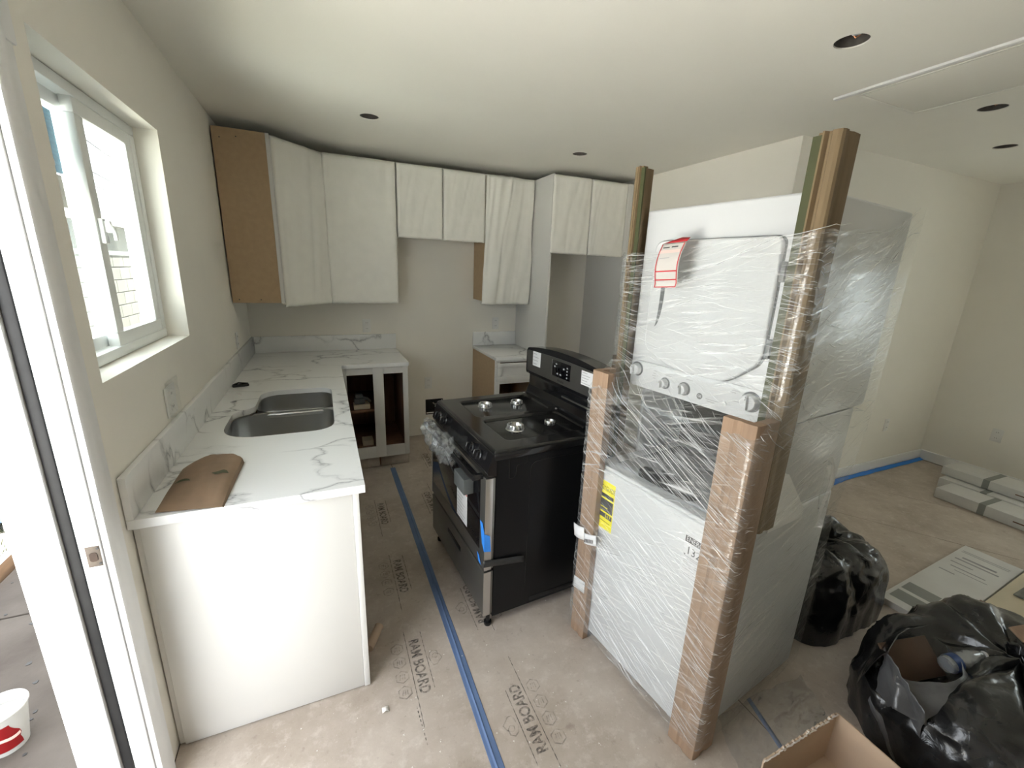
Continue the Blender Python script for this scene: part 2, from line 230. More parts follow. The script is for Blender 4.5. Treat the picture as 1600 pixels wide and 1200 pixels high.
# ------------------------------------------------------------------ mesh helpers
class MB:
    def __init__(s): s.v = []; s.f = []; s.m = []; s.uv = {}
    def add(s, vs, fs, mi=0, T=None):
        o = len(s.v)
        s.v += [tuple(T @ Vector(p)) if T else tuple(p) for p in vs]
        for f in fs: s.f.append(tuple(i+o for i in f)); s.m.append(mi)
        return s
    def box(s, a, b, bev=0.0, mi=0, T=None, seg=2):
        x0, y0, z0 = (min(a[i], b[i]) for i in range(3)); x1, y1, z1 = (max(a[i], b[i]) for i in range(3))
        vs = [(x0, y0, z0), (x1, y0, z0), (x1, y1, z0), (x0, y1, z0), (x0, y0, z1), (x1, y0, z1), (x1, y1, z1), (x0, y1, z1)]
        fs = [(0, 3, 2, 1), (4, 5, 6, 7), (0, 1, 5, 4), (1, 2, 6, 5), (2, 3, 7, 6), (3, 0, 4, 7)]
        if bev > 0:
            bm = bmesh.new(); V = [bm.verts.new(p) for p in vs]
            for f in fs: bm.faces.new([V[i] for i in f])
            bmesh.ops.bevel(bm, geom=bm.edges[:], offset=min(bev, 0.49*min(x1-x0, y1-y0, z1-z0)), segments=seg, affect='EDGES', profile=0.5)
            bm.verts.index_update(); vs = [v.co[:] for v in bm.verts]; fs = [[v.index for v in f.verts] for f in bm.faces]; bm.free()
        return s.add(vs, fs, mi, T)
    def prism(s, poly, z0, z1, mi=0, T=None):
        n = len(poly); vs = [(p[0], p[1], z0) for p in poly] + [(p[0], p[1], z1) for p in poly]
        fs = [tuple(range(n-1, -1, -1)), tuple(range(n, 2*n))] + [(i, (i+1) % n, n+(i+1) % n, n+i) for i in range(n)]
        return s.add(vs, fs, mi, T)
    def lathe(s, prof, seg=24, mi=0, T=None, caps=True):
        vs = []; fs = []
        for r, z in prof:
            for k in range(seg): a = 2*math.pi*k/seg; vs.append((r*math.cos(a), r*math.sin(a), z))
        for i in range(len(prof)-1):
            for k in range(seg): k2 = (k+1) % seg; fs.append((i*seg+k, i*seg+k2, (i+1)*seg+k2, (i+1)*seg+k))
        if caps:
            fs.append(tuple(range(seg-1, -1, -1))); o = (len(prof)-1)*seg; fs.append(tuple(range(o, o+seg)))
        return s.add(vs, fs, mi, T)
    def tube(s, path, r, seg=8, mi=0, T=None):
        P = [Vector(p) for p in path]; n = len(P); vs = []; fs = []; up = Vector((0, 0, 1)); prev = None
        for i in range(n):
            d = (P[min(i+1, n-1)] - P[max(i-1, 0)]).normalized()
            if prev is None:
                a = d.cross(up)
                if a.length < 1e-3: a = d.cross(Vector((1, 0, 0)))
            else: a = prev - d*prev.dot(d)
            a.normalize(); prev = a; b = d.cross(a); rr = r[i] if isinstance(r, (list, tuple)) else r
            for k in range(seg): t = 2*math.pi*k/seg; vs.append(P[i] + a*rr*math.cos(t) + b*rr*math.sin(t))
        for i in range(n-1):
            for k in range(seg): k2 = (k+1) % seg; fs.append((i*seg+k, i*seg+k2, (i+1)*seg+k2, (i+1)*seg+k))
        fs.append(tuple(range(seg-1, -1, -1))); o = (n-1)*seg; fs.append(tuple(range(o, o+seg)))
        return s.add(vs, fs, mi, T)
    def grid(s, fn, nu, nv, mi=0, wrap=False, uv=None, T=None):
        vs = []; fs = []; cu = nu if wrap else nu+1
        for j in range(nv+1):
            for i in range(cu): vs.append(fn(i/nu, j/nv))
        for j in range(nv):
            for i in range(nu): i2 = (i+1) % cu if wrap else i+1; fs.append((j*cu+i, j*cu+i2, (j+1)*cu+i2, (j+1)*cu+i))
        o = len(s.v); s.add(vs, fs, mi, T)
        if uv:
            for j in range(nv+1):
                for i in range(cu): s.uv[o+j*cu+i] = uv(i/nu, j/nv)
        return s
    def build(s, name, mats, parent=None, smooth=35, solid=0.0, loc=None, rot=None, soff=-1):
        me = bpy.data.meshes.new(name); me.from_pydata([tuple(p) for p in s.v], [], s.f)
        if not isinstance(mats, (list, tuple)): mats = [mats]
        for m in mats: me.materials.append(M[m] if isinstance(m, str) else m)
        if len(mats) > 1: me.polygons.foreach_set('material_index', s.m)
        if s.uv:
            ul = me.uv_layers.new(name='UVMap')
            for l in me.loops: ul.data[l.index].uv = s.uv.get(l.vertex_index, (0, 0))
        bm = bmesh.new(); bm.from_mesh(me); bmesh.ops.recalc_face_normals(bm, faces=bm.faces[:]) if not s.uv else None; bm.to_mesh(me); bm.free()
        if smooth:
            me.shade_smooth(); me.set_sharp_from_angle(angle=R(smooth))
        o = bpy.data.objects.new(name, me); COL.objects.link(o)
        if parent: o.parent = parent
        if loc: o.location = loc
        if rot: o.rotation_euler = rot
        if solid:
            md = o.modifiers.new('thickness', 'SOLIDIFY'); md.thickness = solid; md.offset = soff
        return o

def tag(o, label=None, cat=None, group=None, kind=None):
    if label: o['label'] = label
    if cat: o['category'] = cat
    if group: o['group'] = group
    if kind: o['kind'] = kind
    return o
def thing(name, label, cat, loc=(0, 0, 0), rz=0.0, group=None):
    o = bpy.data.objects.new(name, None); COL.objects.link(o); o.empty_display_size = 0.05
    o.location = loc; o.rotation_euler = (0, 0, rz); return tag(o, label, cat, group)
def structure(name, loc=(0, 0, 0)):
    o = bpy.data.objects.new(name, None); COL.objects.link(o); o.location = loc; o['kind'] = 'structure'; return o
def copy_tree(o, parent=None):
    c = o.copy(); COL.objects.link(c)
    if parent: c.parent = parent
    for ch in o.children: copy_tree(ch, c)
    return c
def text(name, body, size, m, parent, loc, rot, ext=0.0003, sx=1.0, align='CENTER', bold=0.0):
    cu = bpy.data.curves.new(name, 'FONT'); cu.body = body; cu.size = size; cu.extrude = ext; cu.align_x = align; cu.align_y = 'CENTER'; cu.resolution_u = 3; cu.offset = bold
    t = bpy.data.objects.new('tmp_text', cu); COL.objects.link(t); dg = bpy.context.evaluated_depsgraph_get()
    me = bpy.data.meshes.new_from_object(t.evaluated_get(dg)); me.name = name
    bpy.data.objects.remove(t); bpy.data.curves.remove(cu)
    me.materials.clear(); me.materials.append(M[m])
    o = bpy.data.objects.new(name, me); COL.objects.link(o); o.parent = parent; o.location = loc; o.rotation_euler = rot; o.scale = (sx, 1, 1)
    return o
def fbm(p, o=3):
    s = 0; a = 1; t = 0
    for i in range(o): s += a*noise.noise(Vector(p)*(2**i)); t += a; a *= 0.5
    return s/t
def rpoly(x0, y0, x1, y1, r, seg=6):
    pts = []
    for cx, cy, a0 in ((x1-r, y0+r, -90), (x1-r, y1-r, 0), (x0+r, y1-r, 90), (x0+r, y0+r, 180)):
        for k in range(seg+1): a = R(a0+90*k/seg); pts.append((cx+r*math.cos(a), cy+r*math.sin(a)))
    return pts
def smoothpoly(pts, r, seg=5):
    out = []; n = len(pts)
    for i in range(n):
        p = Vector(pts[i]); a = Vector(pts[i-1])-p; b = Vector(pts[(i+1) % n])-p
        rr = min(r if not isinstance(r, (list, tuple)) else r[i], a.length*0.49, b.length*0.49); A = p+a.normalized()*rr; B = p+b.normalized()*rr
        for k in range(seg+1): t = k/seg; out.append(tuple((1-t)**2*A + 2*t*(1-t)*p + t*t*B))
    return out
def bool_cut(o, cutter):
    md = o.modifiers.new('cut', 'BOOLEAN'); md.operation = 'DIFFERENCE'; md.object = cutter; md.solver = 'EXACT'
    dg = bpy.context.evaluated_depsgraph_get(); me = bpy.data.meshes.new_from_object(o.evaluated_get(dg)); o.modifiers.clear(); o.data = me
    bpy.data.objects.remove(cutter)
    me.shade_smooth(); me.set_sharp_from_angle(angle=R(30))

# ================================================================== STRUCTURE
H = 2.53
def st(name, mb, m, parent=None, smooth=0):
    o = mb.build(name, m, parent, smooth=smooth)
    if parent is None: o['kind'] = 'structure'
    return o
st('floor', MB().box((-0.16, -5.3, -0.12), (6.1, 0.15, -0.003)), 'concrete_slab')
wl = MB(); T_ = -0.16
for y0, y1, z0, z1 in ((-1.715, 0.15, -0.12, H), (-2.60, -1.715, -0.12, 1.32), (-2.60, -1.715, 2.165, H), (-2.775, -2.60, -0.12, H), (-3.755, -2.775, 2.09, H), (-5.3, -3.755, -0.12, H)):
    wl.box((T_, y0, z0), (0, y1, z1))
st('wall_left', wl, 'wall')
st('wall_back', MB().box((0, 0, 0), (1.452, 0.15, H)).box((1.63, 0, 0), (3.5, 0.15, H)).box((1.452, 0, 0), (1.63, 0.15, 0.215)).box((1.452, 0, 0.375), (1.63, 0.15, H)).box((1.452, 0.07, 0.215), (1.63, 0.15, 0.375)), 'wall')
st('wall_partition', MB().box((3.335, -2.13, 0), (3.50, 0, H)), 'wall')
st('wall_far', MB().box((3.5, -2.13, 0), (6.1, -1.98, H)), 'wall')
RW = (-4.45, -3.70, 1.05, 1.95)
st('wall_right', MB().box((5.95, -5.3, 0), (6.1, RW[0], H)).box((5.95, RW[1], 0), (6.1, -2.13, H)).box((5.95, RW[0], 0), (6.1, RW[1], RW[2])).box((5.95, RW[0], RW[3]), (6.1, RW[1], H)), 'wall')
wf = MB().box((0, -5.3, 0), (5.95, -5.15, H))
st('wall_front', wf, 'wall')
st('baseboard_far', MB().box((3.335, -2.145, 0.002), (5.95, -2.131, 0.10), 0.004).box((3.321, -2.145, 0.002), (3.334, -0.70, 0.10), 0.004), 'trim')
st('baseboard_right', MB().box((5.935, -5.15, 0.002), (5.949, -2.146, 0.10), 0.004), 'trim')

CANS = [(0.908, -1.075), (2.422, -1.04), (2.436, -2.885), (3.68, -2.84), (4.56, -2.60)]
ce = MB().box((-0.16, -5.3, H), (6.1, 0.15, H+0.16)).build('ceiling', 'ceiling', smooth=0); ce['kind'] = 'structure'
ct = MB()
for x, y in CANS: ct.lathe([(0.056, -0.05), (0.056, 0.11)], 28, T=Matrix.Translation((x, y, H)))
ct = ct.build('cutter', 'dark_gap', smooth=0); bool_cut(ce, ct)
LBL = ['open round light hole over the sink counter, in the ceiling', 'open round light hole in the ceiling before the tall fridge enclosure', 'largest open light hole with bare wires, above the wrapped dryer', 'open light hole in the ceiling just beside the attic hatch', 'narrowest light hole, nearest to the far right wall']
for i, (x, y) in enumerate(CANS):
    t = thing('recessed_light_hole', LBL[i], 'light fitting', (x, y, H+0.004), group='recessed light holes in the ceiling')
    MB().lathe([(0.0545, 0.0), (0.0545, 0.10), (0.001, 0.102), (0.001, 0.098), (0.052, 0.097), (0.052, 0.0)], 28, caps=False).build('housing', 'can', t)
    MB().tube([(-0.03, 0.01, 0.095), (-0.02, 0.012, 0.04), (0.0, 0.0, 0.018), (0.025, -0.01, 0.022), (0.034, -0.012, 0.06)], 0.004, 6).build('cable', 'trim' if i % 2 == 0 else 'cable', t)
    MB().tube([(0.0, 0.02, 0.095), (0.008, 0.012, 0.03), (0.018, 0.0, 0.012), (0.026, -0.012, 0.02)], 0.002, 6).build('wire', 'copper', t)

# attic hatch in the ceiling: raised trim strip along one side, panel with a shadow gap
h = structure('trim_1', (0, 0, H))
MB().box((2.985, -4.4, -0.0025), (3.43, -2.64, -0.0005), 0.001).build('hatch_panel', 'ceiling', h)
for a, b in (((2.965, -4.4, -0.004), (2.98, -2.62, -0.0003)), ((2.965, -2.635, -0.004), (3.45, -2.622, -0.0003)), ((3.436, -4.4, -0.004), (3.45, -2.62, -0.0003))):
    MB().box(a, b, 0.001).build('hatch_frame', 'ceiling', h)
tr = MB().box((2.905, -4.6, H-0.012), (2.93, -2.55, H-0.0005), 0.003).build('trim_2', 'trim'); tr['kind'] = 'structure'

# ------------------------------------------------------------------ window
wn = structure('window_1', (0, 0, 0))
y0, y1, z0, z1 = -2.598, -1.717, 1.322, 2.163
def ring(mb, xa, xb, ya, yb, za, zb, wy, wz, bev=0.004):
    mb.box((xa, ya, za), (xb, yb, za+wz), bev).box((xa, ya, zb-wz), (xb, yb, zb), bev).box((xa, ya, za+wz), (xb, ya+wy, zb-wz), bev).box((xa, yb-wy, za+wz), (xb, yb, zb-wz), bev); return mb
ring(MB(), -0.155, -0.08, y0, y1, z0, z1, 0.035, 0.035).build('frame', 'vinyl', wn)
ring(MB(), -0.118, -0.086, -2.195, -1.75, z0+0.03, z1-0.03, 0.055, 0.05).build('sash', 'vinyl', wn)
ring(MB(), -0.152, -0.122, -2.565, -2.13, z0+0.03, z1-0.03, 0.05, 0.045).build('sash', 'vinyl', wn)
MB().box((-0.104, -2.14, z0+0.08), (-0.100, -1.805, z1-0.08)).build('pane', 'glass', wn)
MB().box((-0.139, -2.515, z0+0.075), (-0.135, -2.18, z1-0.075)).build('pane', 'glass', wn)
lt = MB().box((-0.086, -2.185, 1.70), (-0.072, -2.155, 1.78), 0.004).box((-0.074, -2.178, 1.735), (-0.055, -2.162, 1.775), 0.005).tube([(-0.06, -2.17, 1.765), (-0.05, -2.17, 1.74), (-0.05, -2.168, 1.712)], 0.006, 8)
lt.build('latch', 'vinyl', wn)
# labels stuck on the fixed pane
MB().box((-0.1345, -2.50, 1.90), (-0.1335, -2.215, 2.075)).build('pane_sticker', 'lightblue', wn)['label'] = 'blue printed sticker on the pane'
MB().prism([(-2.275+0.022*math.cos(a*math.pi/8)*k, 1.925+0.02*math.sin(a*math.pi/8)*k) for k, rg in ((1, range(-1, 10)), (0.6, range(9, -2, -1))) for a in rg], -0.0006, 0.0006, T=Matrix(((0, 0, 1, -0.133), (1, 0, 0, 0), (0, 1, 0, 0), (0, 0, 0, 1)))).build('sticker_mark', 'paper', wn)
MB().box((-0.1345, -2.49, 1.80), (-0.1335, -2.23, 1.893)).build('pane_sticker', 'beige_label', wn)['label'] = 'beige printed sticker below the blue one'
ring(MB(), -0.1333, -0.1328, -2.30, -2.255, 1.82, 1.87, 0.008, 0.008, 0).build('sticker_mark', 'greyink', wn)

w2_ = structure('window_added_light', (0, 0, 0)); ya, yb, za, zb = RW; ym = (ya+yb)/2  # unseen window added to light the far wall and the film side
for a, b in (((6.02, ya, za), (6.08, yb, za+0.05)), ((6.02, ya, zb-0.05), (6.08, yb, zb)), ((6.02, ya, za+0.05), (6.08, ya+0.05, zb-0.05)), ((6.02, yb-0.05, za+0.05), (6.08, yb, zb-0.05)), ((6.02, ym-0.03, za+0.05), (6.08, ym+0.03, zb-0.05))): MB().box(a, b, 0.003).build('frame', 'vinyl', w2_)
for a, b in (((6.05, ya+0.051, za+0.051), (6.054, ym-0.031, zb-0.051)), ((6.05, ym+0.031, za+0.051), (6.054, yb-0.051, zb-0.051))): MB().box(a, b).build('pane', 'glass', w2_)
# ------------------------------------------------------------------ door frame (opening in the left wall)
dr = structure('door_1', (0, 0, 0))
yj = -2.79
MB().box((-0.045, yj, 0.0), (-0.001, yj+0.014, 2.09), 0.002).build('jamb', 'trim', dr)
MB().box((-0.069, yj-0.002, 0.0), (-0.046, yj+0.014, 2.09), 0.003).build('weather_strip', 'weather', dr)
MB().box((-0.16, yj-0.012, -0.05), (-0.070, yj+0.014, 2.09), 0.003).build('jamb', 'trim', dr)
MB().box((-0.16, -3.755, 0.0), (0, -3.74, 2.09), 0.002).box((-0.16, -3.74, 2.075), (0, yj, 2.09), 0.002).build('jamb', 'trim', dr)
cs = [(0, 0), (0.014, 0.0), (0.018, 0.006), (0.018, 0.05), (0.013, 0.058), (0.013, 0.08), (0.009, 0.092), (0, 0.092)]
MB().prism([(p[0]+0.0005, yj+0.006+p[1]) for p in cs], 0, 2.15).build('casing', 'trim', dr)
MB().prism([(p[0]+0.0005, -3.746-p[1]) for p in cs], 0, 2.15).build('casing', 'trim', dr)
MB().box((0.0005, -3.84, 2.085), (0.018, -2.69, 2.17), 0.004).build('casing', 'trim', dr)
sp = MB().box((-0.033, yj-0.0012, 0.872), (-0.004, yj-0.0002, 0.932), 0.0005).build('strike_mortise', 'strike_wood', dr); sp['label'] = 'bare wood cut-out for the strike plate'
MB().prism(rpoly(-0.027, 0.888, -0.011, 0.914, 0.006), -0.0024, -0.0013, T=Matrix(((1, 0, 0, 0), (0, 0, 1, yj), (0, 1, 0, 0), (0, 0, 0, 1)))).build('latch_hole', 'raw_wood', dr)
for zz in (0.88, 0.925): MB().lathe([(0.003, 0), (0.003, 0.0012)], 8, T=Matrix.Translation((-0.008, yj-0.0014, zz)) @ Matrix.Rotation(R(90), 4, 'X')).build('screw_hole', 'slot', dr)

# ================================================================== OUTSIDE
GZ = -0.10
st('ground', MB().box((-9, -12, GZ-0.12), (-0.161, 30, GZ-0.03)), 'soil')
st('bounce_paving', MB().box((-7.0, -12, GZ-0.03), (-1.17, -2.62, GZ), 0.004), 'bounce_pale')  # unseen pale paving added to bounce sunlight through the door onto the ceiling
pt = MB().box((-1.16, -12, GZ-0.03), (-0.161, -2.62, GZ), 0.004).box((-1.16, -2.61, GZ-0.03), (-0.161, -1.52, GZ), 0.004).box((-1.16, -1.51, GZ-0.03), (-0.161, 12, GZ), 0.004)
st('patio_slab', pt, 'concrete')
e = thing('form_board', 'wooden form board on edge between patio slab and grass', 'board', (-1.185, 0, GZ-0.03))
MB().box((-0.019, -2.55, 0), (0.019, 6, 0.115), 0.002).build('plank', 'wood', e)
MB().box((-0.020, -2.55, 0.1155), (0.020, 6, 0.1185), 0.001).build('top_edge', 'trim', e)['label'] = 'white painted top edge'
g = MB()
for k in range(9000):
    x = rnd.uniform(-2.40, -1.24); y = rnd.uniform(-2.3, 3.5); hh = rnd.uniform(0.03, 0.085); a = rnd.uniform(0, 6.28); lx, ly = rnd.uniform(-0.03, 0.03), rnd.uniform(-0.03, 0.03)
    g.add([(x-0.004*math.cos(a), y-0.004*math.sin(a), 0), (x+0.004*math.cos(a), y+0.004*math.sin(a), 0), (x+lx, y+ly, hh)], [(0, 1, 2)])
o = g.build('grass', 'grass', smooth=0, loc=(0, 0, GZ-0.03)); tag(o, 'green lawn strip beyond the wooden form board', 'grass', kind='stuff')
tp = MB().grid(lambda u, v: (-1.95+0.62*u+0.05*fbm((u*5, v*5, 1)), -0.55+0.9*v+0.05*fbm((u*5, v*5, 4)), GZ+0.056+max(0, 0.22*math.sin(math.pi*u)*math.sin(math.pi*v)+0.09*fbm((u*6, v*6, 9), 3))), 26, 26)
o = tp.build('tarp', 'tarp', solid=0.003); tag(o, 'crumpled blue tarp lying on the lawn outside', 'tarp')

bw = thing('block_wall', 'pale concrete block boundary wall outside the window', 'wall', (-2.55, 2, GZ-0.03))
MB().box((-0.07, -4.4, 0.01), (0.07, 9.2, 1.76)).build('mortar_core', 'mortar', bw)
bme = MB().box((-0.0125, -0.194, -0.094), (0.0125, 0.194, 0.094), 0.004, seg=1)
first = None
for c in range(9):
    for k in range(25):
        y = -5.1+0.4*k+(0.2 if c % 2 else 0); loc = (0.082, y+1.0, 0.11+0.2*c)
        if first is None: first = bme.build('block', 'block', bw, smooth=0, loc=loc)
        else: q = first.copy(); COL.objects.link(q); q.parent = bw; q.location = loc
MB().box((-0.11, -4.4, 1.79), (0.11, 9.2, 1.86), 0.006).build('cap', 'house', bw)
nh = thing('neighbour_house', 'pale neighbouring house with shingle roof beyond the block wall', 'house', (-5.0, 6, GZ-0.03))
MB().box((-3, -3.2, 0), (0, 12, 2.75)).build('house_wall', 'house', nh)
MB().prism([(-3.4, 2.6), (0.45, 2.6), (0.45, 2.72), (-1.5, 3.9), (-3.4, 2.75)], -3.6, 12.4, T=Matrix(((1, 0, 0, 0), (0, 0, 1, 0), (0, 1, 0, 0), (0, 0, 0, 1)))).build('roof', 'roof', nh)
MB().box((0.40, -3.6, 2.58), (0.48, 12.4, 2.74)).build('fascia', 'trim', nh)
for i, (za, zb, yy) in enumerate(((4.6, 3.4, 0), (4.2, 3.1, 0.3), (3.7, 3.2, 0.1))):
    p = [(-3.1-0.3*i, 1+yy+11*t, za+(zb-za)*t-0.35*math.sin(math.pi*t)) for t in [k/14 for k in range(15)]]
    o = MB().tube(p, 0.012, 6).build('overhead_cable', 'cable'); tag(o, ['highest overhead cable seen through the window', 'middle overhead cable seen through the window', 'lowest overhead cable seen through the window'][i], 'cable', 'overhead cables outside')

cu = thing('paper_cup', 'white paper drinks cup with red bottle graphic on the patio outside', 'cup', (-0.603, -2.295, GZ), R(-62))
rb_, rt_, ch_ = 0.052, 0.074, 0.165
MB().lathe([(rb_-0.004, 0.006), (rb_, 0.0), (rt_, ch_), (rt_+0.004, ch_+0.002), (rt_+0.003, ch_+0.006), (rt_-0.002, ch_+0.002), (rb_-0.002, 0.008)], 36).build('cup_wall', 'cup_white', cu)
MB().lathe([(0.001, 0.13), (rt_-0.008, 0.13)], 24, caps=False).build('contents', 'cup_white', cu)
prof = [(0.012, 0.115), (0.013, 0.105), (0.018, 0.09), (0.027, 0.072), (0.029, 0.056), (0.025, 0.044), (0.027, 0.03), (0.028, 0.012)]
def onc(s_, z, off): r = rb_+(rt_-rb_)*z/ch_+off; return (r*math.cos(s_/r), r*math.sin(s_/r), z)
def bottle(u, v):
    k = v*(len(prof)-1); i = min(int(k), len(prof)-2); t = k-i; hw = prof[i][0]*(1-t)+prof[i+1][0]*t; z = prof[i][1]*(1-t)+prof[i+1][1]*t
    return onc((u-0.5)*2.9*hw, 0.006+z*1.12, 0.0006)
MB().grid(bottle, 10, 24).build('bottle_graphic', 'cup_red', cu)['label'] = 'red bottle silhouette printed on the cup'
MB().grid(lambda u, v: onc((u-0.5)*0.078, 0.066+0.014*v+0.004*math.sin(u*6), 0.0012), 12, 2).build('graphic_ribbon', 'pink', cu)

# ================================================================== FLOOR PROTECTION
def poly_sheet(name, poly, label, group='floor protection sheets'):
    t = thing(name, label, 'floor covering', (0, 0, 0), 0, group)
    MB().prism(poly, -0.0028, 0.0).build('sheet', 'floor_paper', t, smooth=0); return t
s1 = poly_sheet('floor_paper', [(0.004, -0.004), (0.004, -5.1), (1.017, -5.1), (1.017, -0.004)], 'brown floor protection sheet with dark lettering, left of the long blue tape')
s2 = poly_sheet('floor_paper', [(1.022, -0.004), (1.022, -5.1), (2.02, -5.1), (2.02, -0.004)], 'brown floor protection sheet under the black range, right of the blue tape')
def seam(x0, y0, y): return x0+(y0-y)*0.675
yy0, yy1 = -2.15, -5.1
a0, a1 = seam(4.02, -2.49, yy0), seam(4.02, -2.49, yy1); b0, b1 = seam(4.66, -2.29, yy0), seam(4.66, -2.29, yy1)
s3 = poly_sheet('floor_paper', [(2.026, -0.004), (2.026, yy1), (a1-0.006, yy1), (a0-0.006, yy0), (3.32, yy0), (3.32, -0.004)], 'brown floor protection sheet under the black rubbish bags')
s4 = poly_sheet('floor_paper', [(a0, yy0), (a1, yy1), (5.93, yy1), (5.93, -4.106), (seam(4.66, -2.29, -4.1)-0.004, -4.106), (b0-0.004, yy0)], 'brown floor protection sheet between two diagonal seams, right room')
s5 = poly_sheet('floor_paper', [(b0, yy0), (seam(4.66, -2.29, -4.1), -4.1), (5.93, -4.1), (5.93, yy0)], 'brown floor protection sheet under the stacked white cartons, far corner')
def print_group(sheet, x, y, d, full=True, hexes=4):
    # d=-1: reads towards the camera (tops to +x); d=+1: reads away
    rz = R(-90) if d < 0 else R(90); q = 1 if d < 0 else -1
    def W(a, b): return (x+q*b, y+d*a)      # a along reading, b towards letter tops
    text('lettering', 'RAM BOARD', 0.062, 'print', sheet, (*W(0, 0), 0.0002), (0, 0, rz), 0.0001, 0.78, bold=0.0016)
    for b, l in ((-0.033, 0.20), (0.040, 0.17)):
        p0 = W(-l, b-0.0015); p1 = W(l*(0.75 if b > 0 else 1.35), b+0.0015); MB().box((*p0, 0.0001), (*p1, 0.0004)).build('rule_line', 'print', sheet, smooth=0)
    for k in range(hexes):
        c = W(-0.11+0.072*k, -0.075); mb = MB()
        for i in range(6):
            a = R(60*i+30); a2 = R(60*i+90); o_, n_ = 0.031, 0.026
            mb.add([(c[0]+o_*math.cos(a), c[1]+o_*math.sin(a), 0.0003), (c[0]+o_*math.cos(a2), c[1]+o_*math.sin(a2), 0.0003), (c[0]+n_*math.cos(a2), c[1]+n_*math.sin(a2), 0.0003), (c[0]+n_*math.cos(a), c[1]+n_*math.sin(a), 0.0003)], [(0, 1, 2, 3)])
        for i in range(3): mb.add([(c[0]-0.014+0.01*i, c[1]-0.012+0.006*(i % 2), 0.0003), (c[0]-0.009+0.01*i, c[1]-0.012, 0.0003), (c[0]-0.004+0.008*i, c[1]+0.012, 0.0003), (c[0]-0.009+0.008*i, c[1]+0.012, 0.0003)], [(0, 1, 2, 3)])
        mb.build('hexagon_mark', 'print', sheet, smooth=0)
    if full:
        # ram head emblem: horn curl, face outline
        pts = [(0.02, 0.062), (0.0, 0.058), (-0.02, 0.066), (-0.03, 0.082), (-0.02, 0.098), (0.0, 0.10), (0.012, 0.088), (0.006, 0.074), (-0.008, 0.076), (-0.012, 0.088), (0.0, 0.105), (0.02, 0.112), (0.03, 0.10), (0.045, 0.085), (0.045, 0.07), (0.03, 0.064), (0.02, 0.062)]
        MB().tube([(*W(a-0.02, b-0.01), 0.0003) for a, b in pts], 0.0022, 4).build('ram_emblem', 'print', sheet)
for x, y, d, f, hx in ((0.846, -2.61, -1, True, 4), (0.862, -2.02, -1, False, 4), (0.85, -1.35, -1, False, 4)): print_group(s1, x, y, d, f, hx)
for x, y, d, f, hx in ((1.19, -2.985, 1, True, 4), (1.185, -2.36, 1, True, 2), (1.20, -1.30, 1, False, 4), (1.34, -0.60, 1, False, 4)): print_group(s2, x, y, d, f, hx)
ds = MB()
for k in range(9): ds.box((0.800+0.001*k, -2.79-0.018*k, 0.0001), (0.804+0.001*k, -2.80-0.018*k, 0.0004))
ds.build('dashed_line', 'print', s1, smooth=0)
tp = MB().grid(lambda u, v: (1.0+0.042*u+0.006*fbm((v*3, u*0.3, 2)), -0.66-2.62*v, 0.0012+0.0006*fbm((u*2, v*40, 5))+0.0045*math.exp(-((u-0.55-0.12*math.sin(v*5)-0.06*fbm((v*12, 1, 1)))/0.07)**2)*min(1, 2.5*v)), 18, 160)
o = tp.build('blue_tape', 'blue_tape', solid=0.0006, soff=1); tag(o, 'long strip of blue tape running down the kitchen aisle floor', 'tape')
tp = MB().grid(lambda u, v: (4.35+1.6*v, -2.15-0.035*u+0.008*fbm((v*9, u, 2))-0.16*max(0, 0.22-v)*u, 0.003+0.012*(1-u)+0.008*abs(fbm((u*2, v*14, 5)))), 4, 50)
o = tp.build('blue_tape', 'blue_tape_new', solid=0.0006, soff=1); tag(o, 'bright blue tape along the far baseboard', 'tape')
tp = MB().grid(lambda u, v: (2.055-0.07*v+0.02*u, -3.26-0.23*v, 0.0015+0.001*fbm((u*2, v*14, 5))), 2, 16)
o = tp.build('blue_tape', 'blue_tape', solid=0.0006, soff=1); tag(o, 'short dusty tape seam beside the wrapped washer base', 'tape')
db = MB()
for k in range(150):
    x = rnd.uniform(0.25, 1.95); y = rnd.uniform(-3.5, -2.6) if k % 3 else rnd.uniform(-3.2, -1.2); s_ = rnd.uniform(0.0015, 0.005); a = rnd.uniform(0, 6); zt = rnd.uniform(0.001, 0.004)
    db.add([(x+s_*math.cos(a+i*2.1)*rnd.uniform(0.5, 1.2), y+s_*math.sin(a+i*2.1), 0.0008) for i in range(3)]+[(x, y, zt)], [(0, 2, 1), (0, 1, 3), (1, 2, 3), (2, 0, 3)])
o = db.build('debris', 'chip', smooth=0); tag(o, 'tiny white chips and crumbs scattered over the floor paper', 'debris', kind='stuff')
o = MB().grid(lambda u, v: (0.405+0.026*u, -2.79+0.024*v, 0.002+0.012*math.sin(math.pi*u)*(0.6+0.4*math.sin(5*v))), 6, 6).build('plaster_chip', 'chip', solid=0.002, loc=(0.27, 0.02, 0.0)); tag(o, 'curled white chip on the floor near the counter corner', 'debris')
o = MB().lathe([(0.018, 0), (0.020, 0.004), (0.019, 0.11), (0.021, 0.118), (0.015, 0.12)], 16, T=Matrix.Translation((0.655, -2.47, 0.022)) @ Matrix.Rotation(R(62), 4, 'Z') @ Matrix.Rotation(R(88), 4, 'Y')).build('cardboard_tube', 'cardboard_in'); tag(o, 'short pale cardboard tube poking out beneath the counter end', 'tube')

